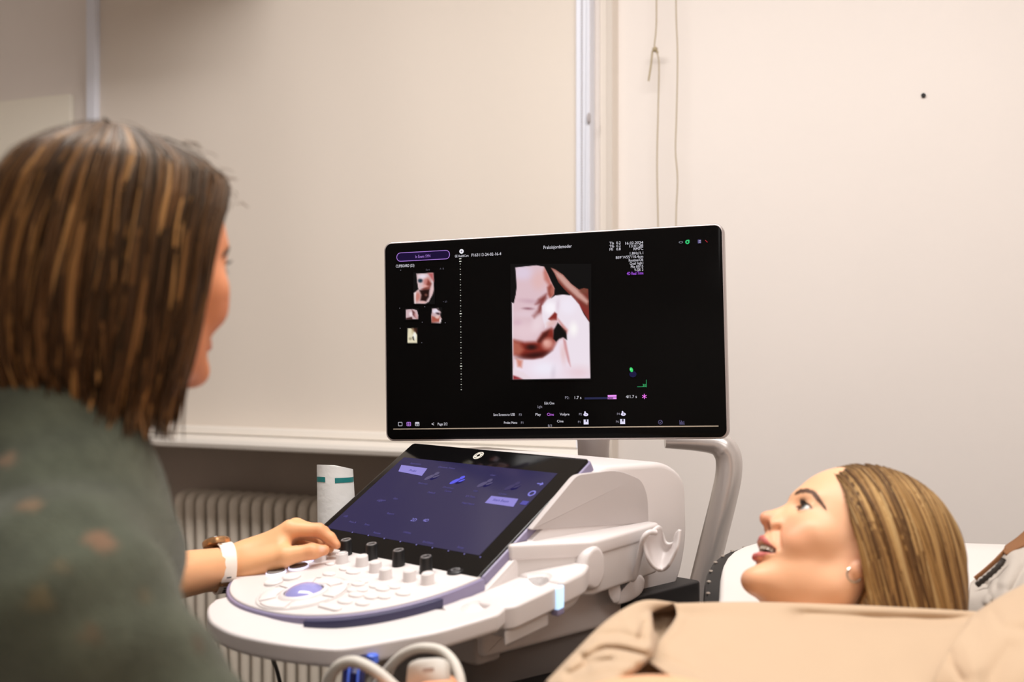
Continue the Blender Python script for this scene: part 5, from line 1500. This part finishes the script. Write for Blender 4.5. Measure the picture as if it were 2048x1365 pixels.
# joints in the room
NECK = (-0.405, 1.045, 1.10); SR_ = (-0.348, 0.905, 1.0); SLl = (-0.505, 1.205, 1.05)
ER_ = (-0.130, 0.935, 0.745); EL_ = (-0.545, 1.50, 0.885)
def hp_(px, py, d): return tuple(at(px, py, d))
WRI = hp_(474, 1128, 1.665)
WR_R = (-0.10, 1.10, 0.79)
HAND_R = at(868, 1404, 1.24)
HAND_R = (HAND_R.x, HAND_R.y, HAND_R.z)
def torso(P, g=0.0):
    d = chain(P, [(-0.545, 0.93, 0.54), (-0.51, 0.96, 0.72), (-0.455, 1.0, 0.90), (-0.415, 1.035, 1.01)], (0.125+g, 0.115+g, 0.125+g, 0.105+g), 0.05)
    d = smin(d, K_(P, SR_, SLl, 0.062+g, 0.062+g), 0.06)
    d = smin(d, K_(P, (-0.41, 1.04, 1.03), (-0.40, 1.05, 1.12), 0.075+g, 0.058+g), 0.06)
    return d
def arms(P, g=0.0, cut=1.0):
    fa = tuple(EL_[i]+(WRI[i]-EL_[i])*cut for i in range(3))
    d = chain(P, [SLl, EL_, fa], (0.055+g, 0.042+g, (0.026 if cut == 1 else 0.034)+g), 0.02)
    fb = tuple(ER_[i]+(WR_R[i]-ER_[i])*cut for i in range(3))
    return np.minimum(d, chain(P, [SR_, ER_, fb], (0.056+g, 0.044+g, (0.027 if cut == 1 else 0.034)+g), 0.02))
def son_body(P):
    d = smin(torso(P), arms(P), 0.03)
    d = smin(d, K_(P, (-0.40, 1.05, 1.10), tuple(SKC+np.array((0, 0, -0.05))), 0.055, 0.05), 0.03)
    for sx in (-1, 1):
        hip = np.array((-0.545, 0.93, 0.50))+Xs*0.09*sx
        kn = hip+np.array((cos(HYAW), sin(HYAW), 0))*0.40+Xs*0.05*sx+np.array((0, 0, 0.02)); an = kn+np.array((-0.02, -0.02, -0.43))
        d = smin(d, chain(P, [tuple(hip), tuple(kn), tuple(an)], (0.085, 0.055, 0.04), 0.03), 0.04)
    return d
Vb, Fb = nets(son_body, (-0.80, 0.72, 0.03), (0.02, 1.72, 1.22), 0.011)
Vb = relax(Vb, Fb, 2)
# left hand on the knobs, fine
HJ = dict(w0=hp_(436, 1141, 1.650), w=WRI)
def P3(*l): return [hp_(*p) for p in l]
IDX = P3((581, 1059, 1.672), (638, 1061, 1.672), (660, 1077, 1.672), (673, 1091, 1.668))
MID = P3((592, 1055, 1.702), (646, 1066, 1.702), (662, 1084, 1.692), (660, 1098, 1.682))
RNG = P3((592, 1062, 1.726), (640, 1076, 1.730), (654, 1094, 1.716), (646, 1105, 1.704))
LIT = P3((586, 1074, 1.746), (628, 1090, 1.750), (640, 1104, 1.738), (634, 1112, 1.724))
THU = P3((497, 1136, 1.652), (572, 1113, 1.640), (622, 1104, 1.643), (649, 1101, 1.650))
def hand_left(P):
    d = chain(P, [EL_, tuple(HJ['w0']), WRI], (0.041, 0.0255, 0.0235), 0.012)
    pal = hp_(492, 1122, 1.672)
    d = smin(d, E_(P, hp_(505, 1118, 1.675), (0.034, 0.026, 0.024)), 0.015)
    for f_, r1 in ((IDX, 0.0130), (MID, 0.0128), (RNG, 0.0120), (LIT, 0.011)):
        d = smin(d, K_(P, pal, f_[0], 0.019, r1), 0.014)
    d = smin(d, K_(P, hp_(510, 1124, 1.664), hp_(562, 1098, 1.658), 0.020, 0.014), 0.014)
    d = smin(d, K_(P, hp_(505, 1133, 1.660), hp_(560, 1120, 1.652), 0.0145, 0.0135), 0.012)
    d = smin(d, chain(P, THU, (0.0165, 0.0130, 0.0103, 0.0074), 0.005), 0.010)
    d = smin(d, E_(P, hp_(628, 1103, 1.643), (0.009, 0.009, 0.0085)), 0.006)
    for f_, rr_ in ((IDX, (0.0118, 0.0096, 0.0084, 0.0062)), (MID, (0.0118, 0.0096, 0.0084, 0.0062)), (RNG, (0.011, 0.009, 0.008, 0.006)), (LIT, (0.0098, 0.0078, 0.0068, 0.0054))):
        d = smin(d, chain(P, f_, rr_, 0.003), 0.005)
    return d
Vh, Fh = nets(hand_left, (-0.49, 1.50, 0.84), (-0.225, 1.80, 1.0), 0.0022)
Vh = relax(Vh, Fh, 1, 0.4)
ch = np.zeros((len(Vh), 3))+LIN((232, 174, 126))
def near(V, p, r): return np.exp(-(((V-np.array(p))/r)**2).sum(1))
for p in (IDX[1], IDX[3], THU[2], THU[3], MID[1]): ch = mix(ch, (214, 130, 92), 0.55*near(Vh, p, 0.013))
nail = np.array(hp_(645, 1097, 1.640))
ch = mix(ch, (236, 186, 160), 0.95*np.clip(1.6*near(Vh, nail, 0.0058)-0.3, 0, 1))
# right hand under the desk edge, round the probe
hr = np.array(HAND_R)
def hand_right(P):
    d = K_(P, WR_R, tuple(hr+np.array((-0.055, -0.02, -0.004))), 0.026, 0.022)
    d = smin(d, E_(P, tuple(hr+np.array((-0.035, -0.012, 0))), (0.042, 0.03, 0.02)), 0.014)
    for k in range(4):
        o = np.array((0.0, -0.026+0.017*k, 0.004))
        a = hr+o+np.array((-0.008, 0, 0.004)); b = a+np.array((0.026-0.003*abs(k-1.4), 0.002, 0.002)); c = b+np.array((0.010, 0, -0.022)); e = c+np.array((-0.010, 0, -0.014))
        d = smin(d, chain(P, [tuple(a), tuple(b), tuple(c), tuple(e)], (0.0105, 0.0092, 0.0082, 0.0064), 0.003), 0.005)
    d = smin(d, chain(P, [tuple(hr+np.array((-0.05, 0.018, -0.004))), tuple(hr+np.array((-0.02, 0.042, -0.012))), tuple(hr+np.array((0.008, 0.036, -0.022)))], (0.013, 0.0105, 0.0075), 0.004), 0.008)
    return d
Vr, Fr = nets(hand_right, tuple(np.minimum(hr, WR_R)-0.07), tuple(np.maximum(hr, WR_R)+0.08), 0.0034)
cr_ = np.zeros((len(Vr), 3))+LIN((226, 160, 120)); cb_ = np.zeros((len(Vb), 3))+LIN((230, 172, 126))
n1_, n2_, n3_ = len(sh_v), len(Vb), len(Vh)
np_mesh('body', np.concatenate([sh_v, Vb, Vh, Vr]), np.concatenate([sh_f, Fb+n1_, Fh+n1_+n2_, Fr+n1_+n2_+n3_]), m_skin, son, np.concatenate([sh_col, cb_, ch, cr_]), SO)
face_parts(SF, son, SO, (0.0, 1, -0.05), (92, 84, 70), (70, 46, 30))

# sweater: soft dark green knit with a loose mock collar and pale motifs
def sweater(P):
    d = torso(P, 0.016)
    d = smin(d, arms(P, 0.016, 0.30), 0.035)
    d = np.maximum(d, 0.60-P[2])
    col_ = K_(P, (-0.408, 1.042, 1.075), (-0.396, 1.055, 1.142), 0.082, 0.070)
    d = smin(d, col_, 0.02)
    d = ssub(d, K_(P, (-0.40, 1.05, 1.09), (-0.392, 1.06, 1.25), 0.058, 0.064), 0.008)
    # soft folds
    d = d + 0.0035*np.sin(P[2]*38+P[0]*30+np.sin(P[1]*25)*1.2) + 0.002*np.sin(P[2]*75-P[0]*60+P[1]*40)
    d = d + 0.007*np.exp(-(((P[0]+0.335)/0.018)**2+((P[1]-0.90)/0.09)**2))*np.clip((1.0-P[2])/0.08, 0, 1)
    return d
V, F = nets(sweater, (-0.76, 0.72, 0.58), (-0.05, 1.68, 1.20), 0.0058)
V = relax(V, F, 2)
sw = np.zeros((len(V), 3))+LIN((80, 84, 71))
nz = np.sin(V[:, 0]*61+np.sin(V[:, 2]*47)*2)*np.sin(V[:, 1]*53+V[:, 2]*39)
sw = sw*(1+0.16*nz[:, None])
def front_pt(px, py):
    """spot on the knit surface met by a line of sight"""
    r_ = np.array(ray(px, py)); r_ /= np.linalg.norm(r_)
    q = V-np.array(CAM); t = q@r_; d = np.linalg.norm(q-t[:, None]*r_, axis=1)
    c_ = np.where(d < 0.008)[0]
    return V[c_[np.argmin(t[c_])]] if len(c_) else None
for px, py, s_, cc in ((192, 1058, 1.0, (150, 112, 88)), (44, 992, 0.8, (140, 110, 84)), (84, 1205, 0.8, (104, 92, 66)), (196, 1258, 0.7, (96, 80, 62)), (412, 1278, 0.8, (86, 74, 60)), (4, 905, 0.7, (150, 120, 96)), (300, 1180, 0.6, (92, 84, 66)), (120, 1120, 0.5, (104, 92, 70))):
    p = front_pt(px, py)
    if p is None: continue
    dv = V-p
    up_ = dv[:, 2]; sd = dv@np.array((0.95, -0.3, 0))
    dd = np.linalg.norm(dv, axis=1); an = np.arctan2(up_, sd)
    tri = dd/(0.0085*s_*(1+0.28*np.cos(3*an+1.57)))
    sw = mix(sw, cc, np.clip(2.2-1.4*tri, 0, 1)*0.6)
m_knit = mat('green_mohair', attr='Col', rough=0.95, spec=0.1, sheen=0.18, bump=0.5, bscale=260, var=0.12, vscale=60)
swo = np_mesh('sweater', V, F, m_knit, son, sw, SO)
# stray mohair fibres, one mesh
k = rng.choice(len(V), 22000)
c_ = V.mean(0)
me = swo.data
nv = np.zeros(len(V)*3, np.float32); me.vertices.foreach_get('normal', nv); nv = nv.reshape(-1, 3)
p0 = V[k]+nv[k]*-0.001; rnd = rng.normal(size=(22000, 3)); rnd /= np.linalg.norm(rnd, axis=1)[:, None]
dr = nv[k]*0.8+rnd*0.7; dr /= np.linalg.norm(dr, axis=1)[:, None]
ln = rng.uniform(0.003, 0.007, 22000)[:, None]
sd = np.cross(dr, rnd); sd /= np.linalg.norm(sd, axis=1)[:, None]+1e-9
p1 = p0+dr*ln*0.6+rnd*0.001; p2 = p0+dr*ln+rnd*ln*0.3
VV = np.stack([p0-sd*0.00016, p0+sd*0.00016, p1+sd*0.00014, p1-sd*0.00014, p2+sd*0.00005, p2-sd*0.00005], 1).reshape(-1, 3)
b_ = np.arange(22000)[:, None]*6
FF = np.concatenate([b_+np.array([0, 1, 2, 3]), b_+np.array([3, 2, 4, 5])])
fz = np_mesh('knit_fuzz', VV, FF, m_knit, swo, np.repeat(sw[k]*1.5, 6, 0), SO)
fz['kind'] = 'stuff'
# trousers, shoes and the stool that carries her
def trousers(P):
    d = None
    for sx in (-1, 1):
        hip = np.array((-0.545, 0.93, 0.50))+Xs*0.09*sx
        kn = hip+np.array((cos(HYAW), sin(HYAW), 0))*0.40+Xs*0.05*sx+np.array((0, 0, 0.02)); an = kn+np.array((-0.02, -0.02, -0.36))
        e = chain(P, [tuple(hip), tuple(kn), tuple(an)], (0.098, 0.068, 0.058), 0.03)
        d = e if d is None else smin(d, e, 0.04)
    return smin(d, K_(P, (-0.545, 0.93, 0.50), (-0.53, 0.94, 0.62), 0.125, 0.14), 0.04)
V, F = nets(trousers, (-0.80, 0.62, 0.05), (0.02, 1.5, 0.78), 0.013)
np_mesh('trousers', relax(V, F, 2), F, mat('dark_trousers', (44, 46, 56), rough=0.85), son, None, SO)
for sx in (-1, 1):
    hip = np.array((-0.545, 0.93, 0.50))+Xs*0.09*sx
    kn = hip+np.array((cos(HYAW), sin(HYAW), 0))*0.40+Xs*0.05*sx; an = kn+np.array((-0.02, -0.02, -0.47))
    fdir = np.array((cos(HYAW), sin(HYAW), 0))
    MB(lambda x, y, z: tuple(np.array((an[0], an[1], 0))+fdir*x+Xs*y+np.array((0, 0, z)))).slab(rounded([(-0.06, -0.035), (0.19, -0.045), (0.19, 0.045), (-0.06, 0.035)], 0.035), 0.002, 0.085, 0.03, rb=0.006).build('shoe', m_white2, son, off=SO)
st_ = empty('stool', (-0.545, 0.93, 0))
tag(st_, 'round black swivel stool under the woman in the green sweater', 'stool')
MB().lathe([(0.02, 0.350), (0.17, 0.352), (0.185, 0.365), (0.185, 0.385), (0.17, 0.398), (0.002, 0.400)], n=36).build('seat', m_black, st_)
MB().lathe([(0.03, 0.07), (0.03, 0.2), (0.02, 0.2), (0.02, 0.35)], n=20).build('column', m_alu, st_)
for a_ in range(5):
    t_ = 2*pi*a_/5+0.3
    lg_ = MB().tube([(0.02*cos(t_), 0.02*sin(t_), 0.085), (0.24*cos(t_), 0.24*sin(t_), 0.065)], [0.02, 0.013], 10).build('leg', m_black, st_)
    MB().lathe([(0.008, -0.01), (0.025, -0.01), (0.025, 0.01), (0.008, 0.01)], (0.24*cos(t_), 0.24*sin(t_), 0.025), n=16, ax=(-sin(t_), cos(t_), 0)).build('caster', m_black, lg_)

# watch on the left wrist: strap, keeper, gold case and dial
fdv = Vector(WRI)-Vector(EL_)+Vector((0.08, -0.03, 0)); fdv.normalize()
wc = at(446, 1137, 1.653)
upw = (Vector((0, 0, 1))-fdv*fdv.z).normalized(); sdw = fdv.cross(upw)
def wring(a, r, w): return wc+fdv*(w+0.0035*cos(a))+upw*(cos(a)*r*1.04)+sdw*(sin(a)*r*0.98)
mb = MB(); rows = []
for ww, rr_ in ((-0.0105, 0.0322), (-0.0095, 0.0335), (0.0095, 0.0335), (0.0105, 0.0322), (0.0095, 0.0308), (-0.0095, 0.0308)):
    rows.append([wring(2*pi*i/48, rr_, ww) for i in range(48)])
rows.append(rows[0]); mb.grid(rows, close_u=True)
watch = mb.build('watch', mat('white_strap', (238, 226, 214), rough=0.5), son, off=SO)
mb = MB(); rows = []
sg = -1 if (wc+sdw).y > wc.y else 1
for ww, rr_ in ((-0.012, 0.0330), (-0.012, 0.0355), (0.012, 0.0355), (0.012, 0.0330)):
    rows.append([wring(sg*(1.95+0.17*i/6), rr_, ww) for i in range(7)])
rows.append(rows[0]); mb.grid(rows)
m_gold = mat('rose_gold', (206, 158, 112), rough=0.25, metal=0.8)
mb.build('strap_keeper', m_gold, watch, off=SO)
for a_, w_ in ((1.78, 0.006), (2.28, 0.008), (2.42, 0.008), (2.56, 0.008)):
    p = wring(sg*a_, 0.0339, 0.0); 
    MB().tube([p-fdv*w_*0.5, p+fdv*w_*0.5], 0.0010, 6, flat=0.5).build('strap_hole', m_black, watch, off=SO)
cdir = (upw*0.9-sdw*sg*0.44).normalized()
cc_ = wc+cdir*0.0310-fdv*0.004
case = MB().lathe([(0.014, 0.0), (0.0185, 0.001), (0.0195, 0.004), (0.0195, 0.008), (0.0180, 0.0095), (0.0165, 0.0095)], cc_, n=32, ax=cdir).build('watch_case', m_gold, watch, off=SO)
MB().lathe([(0.0175, 0.0085), (0.0165, 0.0105), (0.008, 0.0108), (0.0003, 0.0109)], cc_, n=32, ax=cdir, cap=False).build('watch_glass', m_gloss, watch, off=SO)
MB().lathe([(0.0005, 0), (0.0028, 0.0005), (0.0028, 0.0035), (0.0005, 0.004)], cc_+cdir*0.005-sdw*sg*-0.0195, n=12, ax=(sdw*sg)).build('watch_crown', m_gold, watch, off=SO)

# hair: bob with a parting, ends turned out
def bob_r(z):
    """half width, front reach and back reach of the bob at height z (local mm)"""
    zz = [-205, -178, -150, -120, -80, -40, 0, 40, 70, 92, 106, 112]
    ax = np.interp(z, zz, [40, 54, 68, 80, 90, 95, 95, 89, 76, 56, 30, 2])
    bk = np.interp(z, zz, [66, 86, 106, 124, 136, 139, 135, 124, 106, 78, 40, 2])
    ft = np.interp(z, zz, [40, 50, 58, 58, 58, 63, 73, 86, 92, 78, 44, 2])
    return ax, bk, ft
def bob_pt(phi, s_, grow=0.0):
    """phi: 0 = forward, pi/2 = person's right, pi = back; s_: 0 at the parting .. 1 at the ends"""
    dl = np.clip((s_-0.16)/0.3, 0, 1); dl = dl*dl*(3-2*dl)
    phi = phi + 0.13*pi*dl*np.clip((0.62*pi-phi)/(0.30*pi), 0, 1)
    z = np.interp(s_, [0, 0.10, 0.22, 0.36, 0.55, 0.75, 0.9, 1.0], [110, 100, 72, 30, -40, -110, -150, -172])
    ax, bk, ft = bob_r(z)
    c_ = np.cos(phi); sn = np.sin(phi)
    ry = np.where(c_ > 0, ft, bk)
    x = (ax+grow)*sn; y = -92+(ry+grow)*c_
    # parting: strands leave from a line, not a point
    py_ = np.clip(-92+70*c_, -120, -25); px_ = -16
    w = np.clip(s_/0.22, 0, 1)**0.8
    x = px_*(1-w)+x*w; y = py_*(1-w)+y*w
    zt = np.interp(py_, [-130, -90, -25], [110, 112, 84])+grow
    z = np.where(s_ < 0.22, zt*(1-w)+(z+grow*0.5)*w, z)
    return np.stack([x, y, z], -1)
ph = np.linspace(0.27*pi, 1.72*pi, 90)
SS = np.linspace(0, 0.86, 40)
A, Bs = np.meshgrid(ph, SS, indexing='ij')
Pb = bob_pt(A, Bs, -5.0)
nb, mb_n = A.shape
i, j = np.meshgrid(np.arange(nb-1), np.arange(mb_n-1), indexing='ij')
F = np.stack([i*mb_n+j, (i+1)*mb_n+j, (i+1)*mb_n+j+1, i*mb_n+j+1], -1).reshape(-1, 4)
hcol = np.zeros((nb*mb_n, 3))+LIN((34, 22, 14))
ho = np_mesh('hair', SF.w(Pb.reshape(-1, 3)), F, m_hair, son, hcol, SO)
md = ho.modifiers.new('thickness', 'SOLIDIFY'); md.thickness = 0.012; md.offset = -1
PAL_D = [(32, 20, 12), (48, 30, 18), (68, 44, 25), (98, 66, 38), (134, 94, 54), (164, 120, 72)]
def bob_locks(N, grow, wid, pal_w, smin_=0.0, smax=(0.74, 1.04)):
    M = 26
    paths = []; nor = []; cols = []
    for k in range(N):
        phi = rng.uniform(0.24*pi, 1.74*pi)
        s0 = smin_*rng.random(); s1 = rng.uniform(*smax)
        s_ = np.linspace(s0, s1, M)
        wave = 0.08*np.sin(s_*6+rng.uniform(0, 6))*s_ + rng.normal()*0.06*s_**2
        gr = grow*rng.random()-2.0
        p = bob_pt(phi+wave, s_, 0)
        c = np.array((0, -92, 0)); g = (p-c); g[:, 2] = np.maximum(g[:, 2], 0)*0.8; g /= np.linalg.norm(g, axis=1, keepdims=True)
        flip = rng.normal()*8+4+12*np.clip((abs(phi-pi/2) < 0.6), 0, 1)
        p = p+g*(gr+np.clip((s_-0.82)/0.18, 0, 1)[:, None]**2*flip+5.0*np.sin(s_*8+rng.uniform(0, 6))[:, None]*s_[:, None])
        # strands framing the face sweep forward at the tips
        paths.append(SF.w(p)); nor.append(g @ SF.M)
        bl = math.exp(-((phi-1.15*pi)/(0.32*pi))**2)      # tan highlights, with the light on the back of the head painted in
        pw = np.array(pal_w)*np.array((1-0.7*bl, 1-0.6*bl, 1, 1+1.2*bl, 1+2.5*bl, 1+3.5*bl))
        base = LIN(PAL_D[rng.choice(6, p=pw/pw.sum())])*(0.85+0.3*rng.random())
        root = LIN((34, 22, 14)); t = np.clip((s_-0.05)/0.35, 0, 1)[:, None]
        cols.append(root*(1-t)*0.6+base*(t+0.4*(1-t)))
    return paths, nor, rng.uniform(wid[0], wid[1], N), np.array(cols)
a1 = bob_locks(1300, 4.0, (0.0012, 0.0036), [4, 5, 4, 2.2, 1.1, 0.5])
a2 = bob_locks(110, 9.0, (0.0006, 0.0013), [3, 3, 3, 2, 1, 0.5], 0.3, (0.9, 1.06))
build_locks('hair_locks', a1[0]+a2[0], a1[1]+a2[1], np.concatenate([a1[2], a2[2]]), np.concatenate([a1[3], a2[3]]), son, SO)
# small frizz along the parting and forehead
fp = []; fn_ = []
for k in range(70):
    y0_ = rng.uniform(-60, 8); zt = np.interp(y0_, [-90, -40, -18, 8], [112, 103, 84, 60])+2
    x0_ = rng.uniform(-26, 40)
    d0 = np.array((rng.normal()*0.5, 0.55+0.3*rng.random(), 0.5+0.4*rng.random())); L_ = rng.uniform(5, 15)
    t = np.linspace(0, 1, 8)[:, None]
    p = np.array((x0_, y0_-4, zt-abs(x0_)*0.12))+d0*L_*t+np.array((rng.normal()*6, 4, -10))*t**2
    fp.append(SF.w(p)); fn_.append(np.tile(SF.M[2], (8, 1)))
build_locks('flyaway_hair', fp, fn_, np.full(70, 0.00035), np.tile(LIN((92, 64, 40)), (70, 1)), son, SO, sides=3, flat=1.0)

# ------------------------------------------------------------------ probe, its cable and what hangs under the desk
prb = empty('ultrasound_probe', at(862, 1340, 1.27)); PBO = np.array(prb.location)
tag(prb, 'pale grey ultrasound probe with a thick looped cable held below the desk edge', 'ultrasound probe')
m_pale = mat('pale_grey_plastic', (206, 200, 190), rough=0.5)
def pf(px, py, h): return tuple(at(px, py, 1.27-h))
body_o = [(p[0], p[1]) for p in rounded([(816, 1328), (836, 1319), (880, 1316), (900, 1324), (902, 1375), (896, 1420), (824, 1420), (812, 1375)], 12)][::-1]
MB(pf).slab(body_o, -0.012, 0.014, 0.005, n=3).build('probe_body', m_pale, prb, off=PBO, angle=0)
MB(pf).slab([(p[0], p[1]) for p in rounded([(845, 1338), (868, 1336), (868, 1344), (845, 1346)], 2)][::-1], 0.0136, 0.0146, 0.0002, n=1).build('probe_print', m_grey, prb, off=PBO)
cab = smooth_path([at(905, 1440, 1.27), at(922, 1385, 1.28), at(912, 1335, 1.30), at(885, 1304, 1.32), at(845, 1297, 1.33), at(810, 1308, 1.34), at(780, 1335, 1.35), at(752, 1375, 1.36), at(735, 1420, 1.37)], 7)
MB().tube(cab, 0.0058, 12).build('probe_cable', m_pale, prb, off=PBO)
cb_o = empty('coiled_cable', at(700, 1340, 1.30)); CBO = np.array(cb_o.location)
tag(cb_o, 'thick pale cable arching in the foreground under the white desk edge', 'cable')
cab = smooth_path([at(645, 1440, 1.30), at(652, 1375, 1.29), at(672, 1338, 1.28), at(702, 1324, 1.27), at(735, 1334, 1.26), at(770, 1358, 1.25), at(812, 1400, 1.24), at(850, 1450, 1.23)], 7)
MB().tube(cab, 0.0062, 12).build('cable', m_pale, cb_o, off=CBO)
cc2 = empty('blue_connector', at(708, 1345, 1.36)); C2O = np.array(cc2.location)
tag(cc2, 'dark blue connector with bright blue stripes behind the pale cable arch', 'connector')
MB().tube([at(712, 1322, 1.37), at(708, 1345, 1.36), at(702, 1420, 1.36)], [0.010, 0.013, 0.014], 16).build('connector_body', mat('deep_blue', (28, 30, 84), rough=0.25), cc2, off=C2O)
m_blue = mat('bright_blue', (84, 118, 235), rough=0.25)
for px in (697, 716):
    MB().tube([at(px+3, 1326, 1.355), at(px, 1350, 1.345), at(px-5, 1420, 1.343)], 0.0014, 8).build('stripe', m_blue, cc2, off=C2O)
MB().lathe([(0.004, -0.006), (0.007, -0.004), (0.007, 0.004), (0.004, 0.006)], at(745, 1318, 1.37), n=14).build('connector_tip', m_blue, cc2, off=C2O)
MB().tube(smooth_path([at(712, 1322, 1.37), at(725, 1316, 1.37), at(745, 1318, 1.37)], 4), 0.004, 8).build('connector_lead', mat('deep_blue'), cc2, off=C2O)
ck = empty('desk_cables', at(780, 1320, 1.42)); CKO = np.array(ck.location)
tag(ck, 'bundle of thin grey leads running down under the desk beside the blue connector', 'cable')
for k, (x0_, x1_) in enumerate(((782, 742), (792, 756), (800, 772), (768, 735))):
    MB().tube(smooth_path([at(x0_+8, 1300, 1.43), at(x0_, 1312, 1.42), at((x0_+x1_)/2, 1338, 1.41), at(x1_, 1372, 1.40), at(x1_-8, 1430, 1.40)], 5), 0.0036, 8).build('lead', m_pale if k % 2 else m_grey, ck, off=CKO)
bk_ = empty('power_cord', at(555, 1340, 1.55)); BKO = np.array(bk_.location)
tag(bk_, 'thin black cord hanging in front of the radiator below the desk', 'cord')
MB().tube(smooth_path([at(545, 1312, 1.52), at(548, 1325, 1.55), at(556, 1350, 1.58), at(562, 1385, 1.60), at(560, 1450, 1.60)], 6), 0.0028, 8).build('cord', m_black, bk_, off=BKO)
